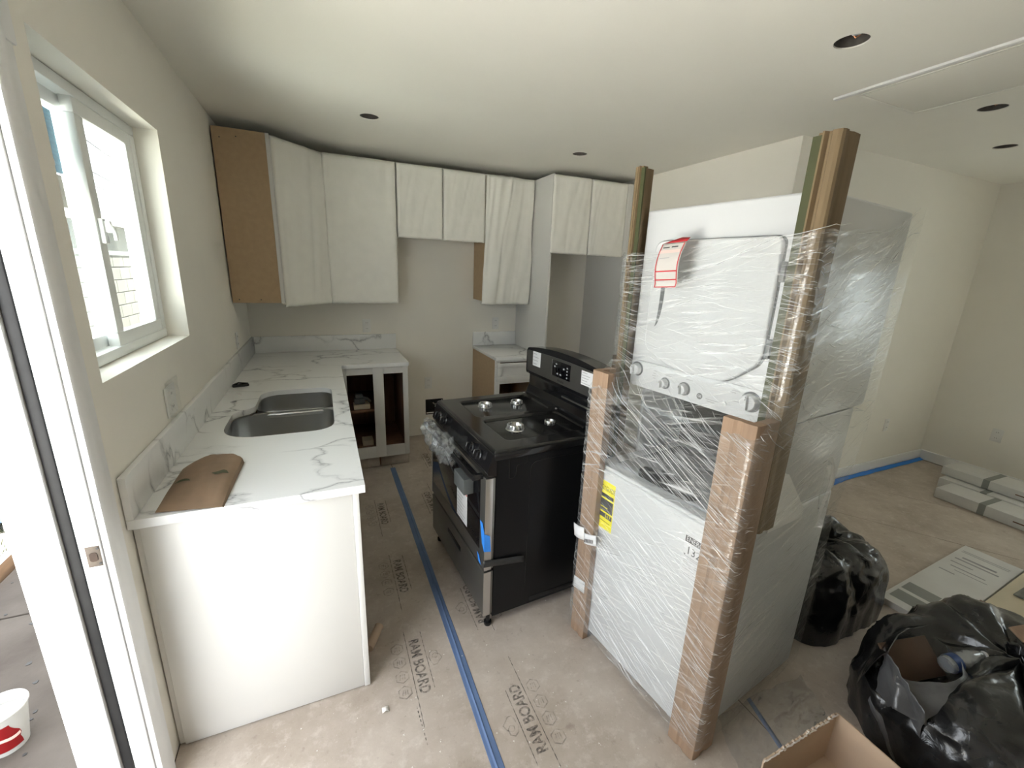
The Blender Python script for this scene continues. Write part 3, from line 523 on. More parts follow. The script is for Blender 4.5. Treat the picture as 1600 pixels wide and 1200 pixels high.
# ================================================================== BASE CABINETS AND COUNTERS
CT = 0.914; CD = 0.666; LC = -2.649
sb = thing('sink_base_cabinet', 'white sink base cabinet run with bare end panel facing the doorway', 'cabinet', (0, 0, 0))
MB().box((0.022, LC+0.022, 0.004), (0.622, LC+0.042, CT-0.031), 0.002).build('end_panel', 'cabinet', sb)
MB().box((0.004, LC+0.03, 0.004), (0.021, LC+0.045, CT-0.031), 0.002).build('filler_strip', 'cabinet', sb)
MB().box((0.623, LC+0.018, 0.004), (0.645, LC+0.06, CT-0.031), 0.002).build('stile', 'cabinet', sb)
fr = MB()
for a, b in ((LC+0.06, LC+0.10), (-2.06, -2.02), (-1.36, -1.30), (-0.72, -0.665)): fr.box((0.624, a, 0.11), (0.644, b, CT-0.031), 0.001)
fr.box((0.624, LC+0.06, CT-0.075), (0.6435, -0.665, CT-0.031)).box((0.624, LC+0.06, 0.10), (0.6435, -0.665, 0.145)); fr.build('face_frame', 'cabinet', sb)
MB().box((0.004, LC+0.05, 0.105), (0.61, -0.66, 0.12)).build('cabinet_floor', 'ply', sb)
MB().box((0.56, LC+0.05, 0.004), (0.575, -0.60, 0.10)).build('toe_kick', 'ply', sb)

cb = thing('corner_base_cabinet', 'white corner base cabinet without doors, two dark openings', 'cabinet', (0, 0, 0))
XE = 1.172; YF = -0.645
MB().box((XE-0.018, YF+0.02, 0.105), (XE, -0.004, CT-0.031), 0.001).build('side_panel', 'cabinet', cb)
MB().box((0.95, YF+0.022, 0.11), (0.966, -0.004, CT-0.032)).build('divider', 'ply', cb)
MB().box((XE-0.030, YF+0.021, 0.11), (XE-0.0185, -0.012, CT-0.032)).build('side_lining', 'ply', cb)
f2 = MB()
f2.box((0.646, YF, 0.105), (0.70, YF+0.02, CT-0.031), 0.0015).box((0.898, YF, 0.105), (0.978, YF+0.02, CT-0.031), 0.0015).box((1.132, YF, 0.105), (XE, YF+0.02, CT-0.031), 0.0015)
for x0_, x1_ in ((0.70, 0.898), (0.978, 1.132)): f2.box((x0_, YF+0.0005, 0.825), (x1_, YF+0.02, CT-0.031), 0.001).box((x0_, YF+0.0005, 0.105), (x1_, YF+0.02, 0.20), 0.001)
f2.build('face_frame', 'cabinet', cb)
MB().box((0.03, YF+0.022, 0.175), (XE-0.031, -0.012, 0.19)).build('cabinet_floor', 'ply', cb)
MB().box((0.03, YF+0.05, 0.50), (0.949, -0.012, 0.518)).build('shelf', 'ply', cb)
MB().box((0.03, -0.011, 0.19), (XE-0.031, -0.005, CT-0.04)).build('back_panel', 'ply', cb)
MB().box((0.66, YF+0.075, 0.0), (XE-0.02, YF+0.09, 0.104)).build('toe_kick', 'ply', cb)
kp = thing('cardboard_flap', 'brown floor board turned up against the toe kick below the open cabinet', 'cardboard', (0, 0, 0))
MB().add([(0.66, -0.60, 0.002), (0.925, -0.60, 0.002), (0.925, -0.575, 0.10), (0.66, -0.575, 0.10)], [(0, 1, 2, 3)]).build('flap', 'floor_paper', kp, solid=0.003)
MB().add([(0.935, -0.60, 0.002), (1.17, -0.60, 0.002), (1.17, -0.575, 0.10), (0.935, -0.575, 0.10)], [(0, 1, 2, 3)]).build('flap', 'floor_paper', kp, solid=0.003)
wb = MB().box((0.745, -0.58, 0.5185), (0.87, -0.48, 0.558), 0.003).build('wood_block', 'beige_pack'); tag(wb, 'small wood block on the open cabinet shelf', 'block')
tl = thing('grey_tool', 'dull grey power tool sitting on the wood block inside the cabinet', 'tool', (0.79, -0.53, 0.559))
MB().box((-0.04, -0.04, 0), (0.045, 0.03, 0.05), 0.012).box((-0.03, -0.03, 0.045), (0.03, 0.025, 0.085), 0.014).build('body', 'appliance_grey', tl)
MB().tube([(0.02, -0.01, 0.05), (0.065, -0.01, 0.035), (0.085, -0.005, 0.01)], [0.018, 0.015, 0.012], 10).build('nozzle', 'appliance_grey', tl)
wb = MB().box((0.80, -0.57, 0.1905), (0.885, -0.46, 0.235), 0.003).build('wood_block', 'beige_pack'); tag(wb, 'small wood block on the bottom of the open cabinet', 'block')

# worktop, L-shaped, with sink cut-out
wt = thing('worktop', 'L-shaped white veined quartz worktop with two sink bowls cut in', 'worktop', (0, 0, 0))
poly = [(0.003, -0.003), (0.003, LC), (CD, LC), (CD, -CD), (1.178, -CD), (1.178, -0.003)]
top = MB().prism(poly, CT-0.03, CT).build('slab', 'quartz', wt, smooth=0)
# cut-out outline (near bowl wide, far bowl stepped in from the wall side)
SO = smoothpoly([(0.118, -2.045), (0.118, -1.66), (0.205, -1.60), (0.205, -1.275), (0.585, -1.275), (0.585, -2.045)], [0.17, 0.10, 0.05, 0.11, 0.10, 0.11], 8)
bool_cut(top, MB().prism(SO, CT-0.08, CT+0.05).build('cutter', 'dark_gap', smooth=0))
for xh, yh in ((0.088, -1.455), (0.085, -1.625), (0.088, -1.30)): bool_cut(top, MB().lathe([(0.017, -0.05), (0.017, 0.05)], 18, T=Matrix.Translation((xh, yh, CT))).build('cutter', 'dark_gap', smooth=0))
top.data.materials.clear(); top.data.materials.append(M['quartz'])
bvm = top.modifiers.new('eased_edge', 'BEVEL'); bvm.width = 0.002; bvm.segments = 2; bvm.limit_method = 'ANGLE'; bvm.angle_limit = R(50)
MB().box((0.003, LC, CT+0.0005), (0.022, -0.0035, CT+0.137), 0.002).build('backsplash', 'quartz', wt)
MB().box((0.0225, -0.022, CT+0.0005), (1.178, -0.003, CT+0.137), 0.002).build('backsplash', 'quartz', wt)
# sink
sk = thing('double_sink', 'undermount stainless steel sink with two bowls', 'sink', (0, 0, CT-0.032))
def bowl(outline, depth, name):
    n_ = len(outline); cx_ = sum(p[0] for p in outline)/n_; cy_ = sum(p[1] for p in outline)/n_
    lev = [(1.0, 0), (0.995, -0.02), (0.975, -depth*0.75), (0.94, -depth*0.93), (0.85, -depth), (0.2, -depth-0.006), (0.09, -depth-0.007)]
    vs = []; fs = []
    for s_, z in lev: vs += [(cx_+(p[0]-cx_)*s_, cy_+(p[1]-cy_)*s_, z) for p in outline]
    for i in range(len(lev)-1):
        for k in range(n_): k2 = (k+1) % n_; fs.append((i*n_+k, i*n_+k2, (i+1)*n_+k2, (i+1)*n_+k))
    o = MB().add(vs, fs).build(name, 'steel', sk, smooth=50)
    MB().lathe([(0.042, 0.0015), (0.040, 0.003), (0.030, -0.004), (0.004, -0.006)], 20, T=Matrix.Translation((cx_, cy_, -depth-0.006))).build('drain', 'alu', sk)
nb = smoothpoly([(0.112, -2.05), (0.112, -1.675), (0.24, -1.615), (0.592, -1.615), (0.592, -2.05)], [0.17, 0.10, 0.08, 0.09, 0.11], 8)
fb_ = smoothpoly([(0.20, -1.585), (0.20, -1.27), (0.592, -1.27), (0.592, -1.585)], [0.09, 0.11, 0.10, 0.09], 8)
bowl(nb, 0.20, 'bowl'); bowl(fb_, 0.18, 'bowl')
MB().box((0.19, -1.620, -0.03), (0.595, -1.580, -0.003), 0.010, seg=3).build('bowl_divider', 'steel', sk)

kx = thing('black_clip', 'small black plastic tool lying on the worktop behind the sink', 'tool', (0.075, -1.13, CT+0.0006), R(12))
MB().box((-0.045, -0.018, 0), (0.045, 0.018, 0.016), 0.007).build('body', 'black_plastic', kx)
MB().tube([(-0.04, 0, 0.014), (-0.01, 0.004, 0.024), (0.04, 0, 0.016)], 0.005, 8).build('lever', 'black_plastic', kx)

en = thing('kraft_bag', 'folded brown kraft paper bag lying on the worktop corner', 'bag', (0, 0, CT))
EP = [(0.072, -2.625), (0.240, -2.655), (0.252, -2.33), (0.192, -2.262), (0.118, -2.262), (0.066, -2.335)]
def bag_pt(u, v):
    # two side curves
    L_ = [(0.066, -2.628), (0.066, -2.33), (0.10, -2.275), (0.15, -2.262)]; R_ = [(0.242, -2.655), (0.249, -2.40), (0.252, -2.32), (0.205, -2.262)]
    k = v*3; i = min(int(k), 2); t = k-i
    a = Vector(L_[i]).lerp(Vector(L_[i+1]), t); b = Vector(R_[i]).lerp(Vector(R_[i+1]), t); p = a.lerp(b, u)
    zz = 0.004+0.026*min(1, 6*v)*min(1, 5*(1-v)+0.25)*min(1, 5*u+0.2)*min(1, 6*(1-u)+0.55)+0.0035*fbm((u*4, v*5, 3), 3)
    return (p.x, p.y, zz)
mb = MB().grid(bag_pt, 20, 30); mb.build('paper_top', 'kraft', en, smooth=60)
MB().grid(lambda u, v: (lambda p, e: (p[0]+0.004*v, p[1], 0.0008+(p[2]-0.0008)*(1-v)))(bag_pt(1, u*0.72), 0), 24, 3).build('paper_side', 'kraft', en)
MB().prism([(0.07, -2.622), (0.242, -2.650), (0.256, -2.32), (0.21, -2.262), (0.15, -2.26), (0.10, -2.273), (0.069, -2.33)], 0.0008, 0.003).build('paper_base', 'kraft', en)
for cx_, cy_, w_, h_ in ((0.205, -2.45, 0.055, 0.036), (0.103, -2.48, 0.050, 0.024)):
    mb = MB()
    P_ = smoothpoly([(cx_-w_/2, cy_), (cx_-w_/5, cy_-h_/2), (cx_+w_/6, cy_-h_/4), (cx_+w_/2, cy_-h_/2), (cx_+w_/3, cy_+h_/5), (cx_+w_/8, cy_+h_/2), (cx_-w_/5, cy_+h_/5)], 0.004, 3)
    mb.add([(p[0], p[1], 0.0385) for p in P_], [tuple(range(len(P_)))])
    o = mb.build('printed_mark', 'olive', en); md = o.modifiers.new('stick', 'SHRINKWRAP'); md.target = [c for c in en.children if c.name.startswith('paper_top')][0]; md.wrap_method = 'PROJECT'; md.use_project_z = True; md.use_negative_direction = True; md.use_positive_direction = False; md.offset = 0.0025

# right base cabinet + worktop piece
rc = thing('drawer_base_cabinet', 'narrow white base cabinet with one drawer and raw tan side', 'cabinet', (1.945, 0, 0))
MB().box((0, YF+0.02, 0.105), (0.016, -0.004, CT-0.031), 0.001).build('side_panel', 'mdf', rc)['label'] = 'raw tan side panel'
MB().box((0.445, YF+0.02, 0.105), (0.460, -0.004, CT-0.031), 0.001).build('side_panel', 'mdf', rc)
f3 = MB().box((0, YF, 0.105), (0.045, YF+0.0195, CT-0.031), 0.001).box((0.42, YF, 0.105), (0.46, YF+0.0195, CT-0.031), 0.001).box((0.045, YF+0.0005, 0.865), (0.42, YF+0.0195, CT-0.031), 0.001).box((0.045, YF+0.0005, 0.665), (0.42, YF+0.0195, 0.70), 0.001).box((0.045, YF+0.0005, 0.105), (0.42, YF+0.0195, 0.14), 0.001)
f3.build('face_frame', 'cabinet', rc)
dw = MB()
xa, xb, za, zb = 0.012, 0.45, 0.695, 0.858
dw.box((xa, YF-0.0195, za), (xb, YF-0.001, za+0.042), 0.0015).box((xa, YF-0.0195, zb-0.042), (xb, YF-0.001, zb), 0.0015).box((xa, YF-0.0195, za+0.042), (xa+0.05, YF-0.001, zb-0.042), 0.0015).box((xb-0.05, YF-0.0195, za+0.042), (xb, YF-0.001, zb-0.042), 0.0015).box((xa+0.05, YF-0.009, za+0.042), (xb-0.05, YF-0.001, zb-0.042))
dw.build('drawer', 'cabinet', rc)
MB().box((0.017, -0.012, 0.11), (0.444, -0.005, CT-0.04)).build('back_panel', 'ply', rc)
MB().box((0.017, YF+0.022, 0.11), (0.444, -0.013, 0.125)).build('cabinet_floor', 'ply', rc)
MB().box((0.017, YF+0.07, 0.0), (0.444, YF+0.085, 0.104)).build('toe_kick', 'ply', rc)
w2 = thing('worktop', 'short veined quartz worktop piece beside the tall fridge enclosure', 'worktop', (0, 0, 0))
MB().box((1.942, -CD, CT-0.03), (2.408, -0.003, CT), 0.002).build('slab', 'quartz', w2)
MB().box((1.942, -0.022, CT+0.0005), (2.408, -0.003, CT+0.137), 0.002).build('backsplash', 'quartz', w2)

# ================================================================== WALL CABINETS
UB, UT, UD = 1.383, 2.463, 0.303
def wrap_sheet(parent, x0, x1, z0, z1, yf, seed, folds=1.0, flare=0.0, T=None, drop=0.02):
    """thin white foam sheet over a door: hangs proud of it, loose vertical folds, tucked in at the bottom"""
    def fn(u, v):
        z = z1+0.006-(z1-z0+drop)*min(v/0.94, 1.0); x = x0+(x1-x0)*u
        e = min(u, 1-u)*(x1-x0)
        edge = max(0, 1-e/0.014)
        ph = fbm((u*2.2+seed*3.1, v*0.7+seed, seed), 2); fold = abs(fbm((u*3.0+0.9*ph+seed*7.7+v*0.9, v*0.5, seed*1.3), 2))
        y = yf-0.007-folds*0.028*fold-0.0025*fbm((u*7, v*6, seed))+edge*0.012
        x += folds*0.006*fbm((v*4, seed, u*2))*(1 if e < 0.02 else 0.3)-flare*v*v*(1-u)
        if flare: y -= 0.022*math.exp(-((u-(0.52-0.34*v))/0.07)**2)*(1-0.3*v)
        if v > 0.94:
            t = (v-0.94)/0.06; y += 0.03*t; z += -0.012*math.sin(math.pi*t)+0.004*fbm((u*14, seed, t*2))
        if v < 0.03: y += 0.012*(1-v/0.03)
        return (x, y, z)
    mb = MB().grid(fn, 44, 50, T=T); return mb.build('protective_wrap', 'foam_paper', parent, smooth=70, solid=0.0012)
# 1 diagonal corner cabinet
c1 = thing('corner_wall_cabinet', 'diagonal corner wall cabinet with raw tan side panel', 'cabinet', (0, 0, 0))
UC = 0.635
MB().prism([(0.012, -0.004), (0.012, -UC+0.012), (UD, -UC+0.012), (UC-0.004, -UD), (UC-0.004, -0.004)], UB, UT-0.01).build('body', 'cabinet', c1)
MB().box((0.010, -UC, UB-0.002), (UD, -UC+0.011, UT)).build('side_panel', 'mdf', c1)['label'] = 'raw tan end panel'
for px_, pz in ((0.03, UT-0.06), (0.12, UT-0.045), (0.03, UB+0.02), (0.16, UB+0.02)): MB().lathe([(0.004, 0), (0.003, 0.0015)], 8, T=Matrix.Translation((px_+0.02, -UC-0.0001, pz)) @ Matrix.Rotation(R(90), 4, 'X')).build('screw', 'slot', c1)
MB().box((UD+0.0005, -UC-0.004, UB-0.004), (UD+0.022, -UC+0.015, UT), 0.002).build('stile', 'cabinet', c1)
dl = math.hypot(UC-UD, UC-UD); ang = math.atan2(UC-UD, UC-UD)
TD = Matrix.Translation((UD+0.02, -UC+0.005, 0)) @ Matrix.Rotation(ang, 4, 'Z')
MB().box((0.004, -0.006, UB), (dl-0.03, 0.012, UT-0.012), 0.003, T=TD).build('door', 'cabinet', c1)
wrap_sheet(c1, 0.005, dl-0.02, UB-0.005, UT-0.012, -0.006, 1.0, 0.8, T=TD)
# 2..5
def wall_cab(name, label, x0, x1, zb, zt, yf, doors, seed, left_tan=False, flare=0.0, folds=1.0):
    t = thing(name, label, 'cabinet', (x0, 0, 0)); w_ = x1-x0
    MB().box((0.002 if not left_tan else 0.006, yf+0.001, zb), (w_-0.002, -0.004, zt-0.006), 0.001).build('body', 'cabinet', t)
    if left_tan: MB().box((0.0005, yf+0.001, zb-0.002), (0.0055, -0.005, zt-0.006)).build('side_panel', 'mdf', t)['label'] = 'raw tan side panel'
    dw_ = w_/doors
    for k in range(doors):
        MB().box((k*dw_+0.004, yf-0.019, zb), ((k+1)*dw_-0.004, yf, zt-0.006), 0.003).build('door', 'cabinet', t)
        wrap_sheet(t, k*dw_+0.002, (k+1)*dw_-0.002, zb-0.004, zt-0.008, yf-0.02, seed+k*1.37, folds, flare)
    return t
c2 = wall_cab('wall_cabinet', 'tall single-door wall cabinet in white wrap, next to the diagonal corner one', UC+0.0, 1.172, UB, UT, -UD, 1, 2.0, folds=0.8)
wall_cab('hood_cabinet', 'short two-door wall cabinet in white wrap, over the empty range gap', 1.176, 1.938, 1.924, UT, -UD, 2, 4.1, folds=0.5)
wall_cab('wall_cabinet', 'narrow wall cabinet with loose creased wrap and tan side', 1.942, 2.408, UB, UT, -UD, 1, 6.6, True, 0.03, 1.9)
# fridge enclosure
fe = thing('fridge_enclosure', 'tall white fridge enclosure with cabinet on top and empty alcove', 'cabinet', (0, 0, 0))
XL, XR, FD = 2.412, 3.246, 0.666
MB().box((XL, -FD, 0.003), (XL+0.02, -0.004, UT), 0.001).build('side_panel', 'cabinet', fe)
MB().box((XR-0.02, -FD, 0.003), (XR, -0.004, UT), 0.001).build('side_panel', 'cabinet', fe)
MB().box((XR+0.0005, -FD+0.004, 0.003), (XR+0.07, -FD+0.022, UT), 0.001).build('filler_strip', 'cabinet', fe)
MB().box((XL+0.021, -FD+0.022, 1.855), (XR-0.021, -0.004, UT-0.006), 0.001).build('upper_box', 'cabinet', fe)
for k in range(2):
    xa = XL+0.004+k*(XR-XL-0.06)/2; xb = xa+(XR-XL-0.06)/2-0.006
    MB().box((xa, -FD-0.002, 1.86), (xb, -FD+0.018, UT-0.006), 0.003).build('door', 'cabinet', fe)
    wrap_sheet(fe, xa, xb, 1.85, UT-0.008, -FD-0.004, 8.2+k*1.9, 0.6)
MB().box((XR-0.062, -FD-0.001, 1.84), (XR-0.02, -FD+0.018, UT), 0.001).build('stile', 'cabinet', fe)
# objects left standing in the alcove
tb = MB().lathe([(0.030, 0), (0.030, 0.90), (0.027, 0.90), (0.027, 0.0)], 18, T=Matrix.Translation((3.185, -0.715, 0.001)) @ Matrix.Rotation(R(1.0), 4, 'X')).build('cardboard_tube', 'kraft'); tag(tb, 'tall cardboard tube standing before the fridge alcove', 'tube')

# ================================================================== OUTLETS
def outlet(name, label, T, grp='wall outlets', duplex=True, w_=0.072, h_=0.118):
    t = thing(name, label, 'outlet', (0, 0, 0), 0, grp); t.matrix_world = T
    MB().box((-w_/2, -0.006, -h_/2), (w_/2, -0.0005, h_/2), 0.003).build('plate', 'outlet', t)
    for zc in (-0.026, 0.026):
        if duplex:
            MB().prism(smoothpoly([(-0.017, zc-0.014), (0.017, zc-0.014), (0.017, zc+0.014), (-0.017, zc+0.014)], 0.008, 3), 0.006, 0.0085, T=Matrix.Rotation(R(90), 4, 'X')).build('socket', 'outlet', t)
            for xs in (-0.006, 0.006): MB().box((xs-0.001, -0.0092, zc-0.002), (xs+0.001, -0.0086, zc+0.007)).build('slot', 'slot', t)
    return t
IB = Matrix.Identity(4)
outlet('wall_outlet', 'duplex outlet on the back wall above the left backsplash', Matrix.Translation((0.924, 0, 1.128)))
outlet('wall_outlet', 'duplex outlet on the back wall above the short right backsplash', Matrix.Translation((2.187, 0, 1.135)))
outlet('wall_outlet', 'duplex outlet low on the back wall in the range gap', Matrix.Translation((1.482, 0, 0.55)))
TL = Matrix.Rotation(R(90), 4, 'Z')
o = outlet('wall_outlet', 'wide outlet plate in clear film on the left wall below the window', Matrix.Translation((0, -2.11, 1.125)) @ TL, w_=0.118)
MB().grid(lambda u, v: (-0.075+0.15*u, -0.014-0.012*math.sin(math.pi*u)*math.sin(math.pi*v)-0.004*fbm((u*6, v*6, 2)), -0.085+0.17*v), 14, 14, uv=lambda u, v: (u*0.08, v*0.05)).build('plastic_cover', 'film', o)
outlet('wall_outlet', 'outlet plate on the left wall near the kitchen corner', Matrix.Translation((0, -0.62, 1.12)) @ TL)
outlet('wall_outlet', 'outlet on the right wall above the baseboard', Matrix.Translation((5.95, -2.60, 0.42)) @ Matrix.Rotation(R(-90), 4, 'Z'))
outlet('wall_outlet', 'outlet low on the far wall behind the wrapped tower', Matrix.Translation((5.19, -2.13, 0.44)))
gb = thing('gas_outlet_box', 'black recessed gas outlet box low on the back wall', 'outlet', (1.541, 0, 0.295))
MB().box((-0.0885, -0.002, -0.0795), (0.0885, 0.0005, -0.070), 0).box((-0.0885, -0.002, 0.070), (0.0885, 0.0005, 0.0795)).box((-0.0885, -0.002, -0.07), (-0.08, 0.0005, 0.07)).box((0.08, -0.002, -0.07), (0.0885, 0.0005, 0.07)).box((-0.088, 0.06, -0.079), (0.088, 0.066, 0.079)).build('box', 'black_plastic', gb)
MB().tube([(0.02, 0.055, 0.0), (0.02, 0.02, 0.0), (0.02, 0.005, 0.02)], 0.014, 10).tube([(-0.01, 0.02, 0.04), (0.05, 0.02, -0.03)], 0.008, 8).build('valve', 'alu', gb)

# ================================================================== BLACK GAS RANGE (front faces -x)
rg = thing('gas_range', 'black and stainless gas range pulled out into the aisle', 'range', (1.212, -2.540, 0), R(3.77))
W = 0.790; D = 0.58; HR = 0.917
MB().box((0.0, 0.004, 0.06), (0.665, W-0.004, 0.872), 0.004).build('body', 'black_side', rg)
# embossed outlines on the near side panel
def sideloop(pts, r=0.0016):
    return MB().tube([(p[0], 0.0036, p[1]) for p in pts], r, 6)
lo = smoothpoly([(0.062, 0.875), (0.150, 0.868), (0.150, 0.835), (0.100, 0.835), (0.094, 0.775), (0.062, 0.775)], 0.014, 4); lo.append(lo[0])
sideloop(lo).build('embossed_line', 'black_plastic', rg)
sideloop([(0.172, 0.16), (0.172, 0.79), (0.176, 0.815), (0.192, 0.832), (0.22, 0.838), (0.60, 0.838)]).build('embossed_line', 'black_plastic', rg)
MB().box((0.20, 0.0025, 0.075), (0.62, 0.0045, 0.10), 0.001).build('base_seam', 'black_plastic', rg)
# cooktop with two wells
def rr_d(u, v, cu, cv, hu, hv, r):
    du, dv = abs(u-cu)-hu+r, abs(v-cv)-hv+r
    return math.hypot(max(du, 0), max(dv, 0))+min(max(du, dv), 0)-r
def sst(x): x = max(0, min(1, x)); return x*x*(3-2*x)
def cook(u_, v_):
    u = -0.014+(D+0.012)*u_; v = -0.006+(W+0.012)*v_; z = HR
    for cv in (0.235, 0.575):
        z -= 0.016*sst(-rr_d(u, v, 0.315, cv, 0.225, 0.145, 0.03)/0.016)
    for cu_, cv, rr in ((0.214, 0.615, 0.07), (0.413, 0.605, 0.065), (0.209, 0.234, 0.075), (0.421, 0.249, 0.06)):
        d = math.hypot(u-cu_, v-cv); z -= 0.004*sst((rr-d)/0.012)
    e = min(u+0.014, v+0.006, W+0.006-v)
    z -= 0.008*(1-sst(e/0.010))
    return (u, v, z)
MB().grid(cook, 110, 130).build('cooktop', 'black_enamel', rg, smooth=80)
MB().box((-0.012, -0.005, 0.874), (D, W+0.005, 0.908), 0.006).build('cooktop_skirt', 'black_enamel', rg)
for cu_, cv, s_ in ((0.214, 0.615, 1.0), (0.413, 0.605, 0.92), (0.209, 0.234, 1.12), (0.421, 0.249, 0.74)):
    T = Matrix.Translation((cu_, cv, HR-0.0205)) @ Matrix.Scale(s_, 4)
    b = MB().lathe([(0.020, 0), (0.046, 0.001), (0.047, 0.008), (0.041, 0.014), (0.036, 0.014), (0.035, 0.026), (0.032, 0.031), (0.027, 0.030), (0.022, 0.018), (0.004, 0.016)], 28, T=T).build('burner', 'alu', rg)
    nb_ = MB()
    for k in range(14): a = 2*math.pi*k/14; nb_.box((-0.0028, 0.0315, 0.016), (0.0028, 0.038, 0.030), 0.0008, T=T @ Matrix.Rotation(a, 4, 'Z'), seg=1)
    nb_.build('flame_ports', 'bright_edge', b)
for cu_, cv in ((0.560, 0.405), (0.545, 0.755)): MB().lathe([(0.006, 0), (0.007, 0.003), (0.003, 0.007)], 12, T=Matrix.Translation((cu_, cv, HR-0.001))).build('grate_bumper', 'bright_edge', rg)
vg = MB()
for k in range(8): vg.box((0.515, 0.655+0.012*k-0.004, HR-0.0008), (0.56, 0.655+0.012*k+0.002, HR+0.0008), 0.0005, seg=1)
vg.build('vent_slot', 'black_plastic', rg)
# sloping control strip and knobs
CP = [(0.0, 0.80), (-0.040, 0.808), (-0.044, 0.822), (-0.018, 0.902), (-0.008, 0.909), (0.0, 0.909)]
TX = Matrix(((1, 0, 0, 0), (0, 0, 1, 0), (0, 1, 0, 0), (0, 0, 0, 1)))
MB().prism(CP, 0.0, W, T=TX).build('control_strip', 'black_enamel', rg, smooth=30)
for v in (0.675, 0.585, 0.205, 0.115):
    Tk = Matrix.Translation((-0.031, v, 0.860)) @ Matrix.Rotation(R(-72), 4, 'Y')
    kb = MB().lathe([(0.024, 0.0), (0.024, 0.006), (0.019, 0.010), (0.0175, 0.020), (0.010, 0.022)], 22, T=Tk).build('knob', 'black_plastic', rg)
    MB().box((-0.021, -0.0055, 0.010), (0.021, 0.0055, 0.034), 0.003, T=Tk).build('knob_grip', 'black_plastic', kb)
    MB().box((-0.0008, -0.0007, 0.0341), (0.018, 0.0007, 0.0346), T=Tk).build('knob_mark', 'paper', kb)
# oven door
dx = -0.050
dr_ = MB()
za, zb = 0.335, 0.795
dr_.box((dx, 0.0, za), (-0.002, W, zb), 0.006)
door = dr_.build('oven_door', 'dark_steel', rg)
MB().box((dx-0.003, 0.055, za+0.085), (dx-0.0005, W-0.03, zb-0.012), 0.001).build('door_glass', 'black_glass', door)
MB().box((dx-0.0015, -0.003, za), (-0.016, -0.0005, zb), 0.0008).build('door_edge', 'bright_edge', door)
MB().box((dx-0.0015, W+0.0005, za), (-0.016, W+0.003, zb), 0.0008).build('door_edge', 'bright_edge', door)
hd = MB().tube([(dx-0.042, 0.03, 0.795), (dx-0.046, 0.06, 0.795), (dx-0.046, W-0.06, 0.795), (dx-0.042, W-0.03, 0.795)], 0.0125, 12)
for v in (0.04, W-0.04): hd.box((dx-0.045, v-0.012, 0.783), (dx+0.002, v+0.012, 0.807), 0.004)
hd.build('handle', 'black_plastic', door)
# storage drawer
dw = MB().box((dx, 0.0, 0.085), (-0.002, W, za-0.012), 0.006).build('drawer', 'dark_steel', rg)
MB().box((dx-0.0012, 0.30, 0.235), (dx+0.001, 0.50, 0.262), 0.0006).build('drawer_grip', 'black_plastic', dw)
MB().box((dx-0.0015, -0.003, 0.085), (-0.016, -0.0005, za-0.012), 0.0008).build('drawer_edge', 'bright_edge', dw)
for u, v in ((0.02, 0.03), (0.02, W-0.03), (0.62, 0.03), (0.62, W-0.03)):
    MB().lathe([(0.017, 0.0005), (0.019, 0.006), (0.019, 0.018), (0.010, 0.022), (0.010, 0.062)], 14, T=Matrix.Translation((u-0.03 if u < 0.1 else u, v, 0))).build('foot', 'black_plastic', rg)
# backguard
Tg = Matrix(((0, 0, 1, 0), (1, 0, 0, 0), (0, 1, 0, 0), (0, 0, 0, 1)))   # poly (v,z) extruded along u
BG = smoothpoly([(0.0, 1.045), (W, 1.045), (W, 1.205), (W*0.75, 1.232), (W*0.5, 1.240), (W*0.25, 1.232), (0.0, 1.205)], [0.02, 0.02, 0.035, 0.2, 0.2, 0.2, 0.035], 8)
MB().prism(BG, 0.572, 0.662, T=Tg).build('backguard', 'black_enamel', rg, smooth=40)
MB().box((0.592, 0.012, HR-0.004), (0.662, W-0.012, 1.05), 0.004).build('riser', 'black_enamel', rg)
MB().prism([(0.592, HR), (0.572, HR), (0.575, HR+0.012), (0.592, HR+0.05)], 0.012, W-0.012, T=TX).build('riser_cove', 'black_enamel', rg, smooth=0)
MB().box((0.586, 0.09, 0.985), (0.5915, 0.40, 0.993), 0.001).build('vent_slot', 'bright_edge', rg)
PN = smoothpoly([(0.016, 1.062), (W-0.016, 1.062), (W-0.016, 1.192), (W*0.5, 1.205), (0.016, 1.192)], [0.006, 0.006, 0.012, 0.3, 0.012], 6)
bgp = MB().prism(PN, 0.5695, 0.5725, T=Tg).build('backguard_face', 'dark_steel', rg)
dsp = MB().box((0.5665, 0.305, 1.098), (0.569, 0.482, 1.187), 0.0008).build('display', 'black_glass', bgp)
MB().box((0.5662, 0.4825, 1.097), (0.569, 0.486, 1.188)).build('display_edge', 'bright_edge', bgp)
for i in range(4):
    MB().box((0.566, 0.328+0.008*0, 1.108+0.018*i), (0.5664, 0.338, 1.116+0.018*i)).build('display_button', 'greyink', dsp)
for v_, z_ in ((0.395, 1.112), (0.425, 1.112), (0.455, 1.15), (0.365, 1.15), (0.44, 1.165)): MB().box((0.566, v_-0.007, z_), (0.5664, v_+0.007, z_+0.008)).build('display_button', 'greyink', dsp)
RT = (R(90), 0, R(-90))
text('lettering', 'Amana', 0.022, 'ink', bgp, (0.5692, 0.395, 1.079), RT, 0.0002)
def sticker(x, v0, v1, z0, z1, m, name, parent, lines=0, lm='greyink', rot=0):
    t = MB().box((x-0.0006, v0, z0), (x, v1, z1)).build(name, m, parent)
    for k in range(lines):
        zz = z1-(z1-z0)*(k+0.7)/(lines+0.4); f = 0.5+0.4*((k*37) % 10)/10
        MB().box((x-0.0009, v1-0.006-(v1-v0-0.012)*f, zz-0.0016), (x-0.0007, v1-0.006, zz+0.0016)).build('print_line', lm, t)
    return t
sticker(0.5690, 0.615, 0.705, 1.108, 1.196, 'paper', 'label_sticker', bgp, 4)
sticker(0.5690, 0.112, 0.208, 1.112, 1.186, 'paper', 'label_sticker', bgp, 5)
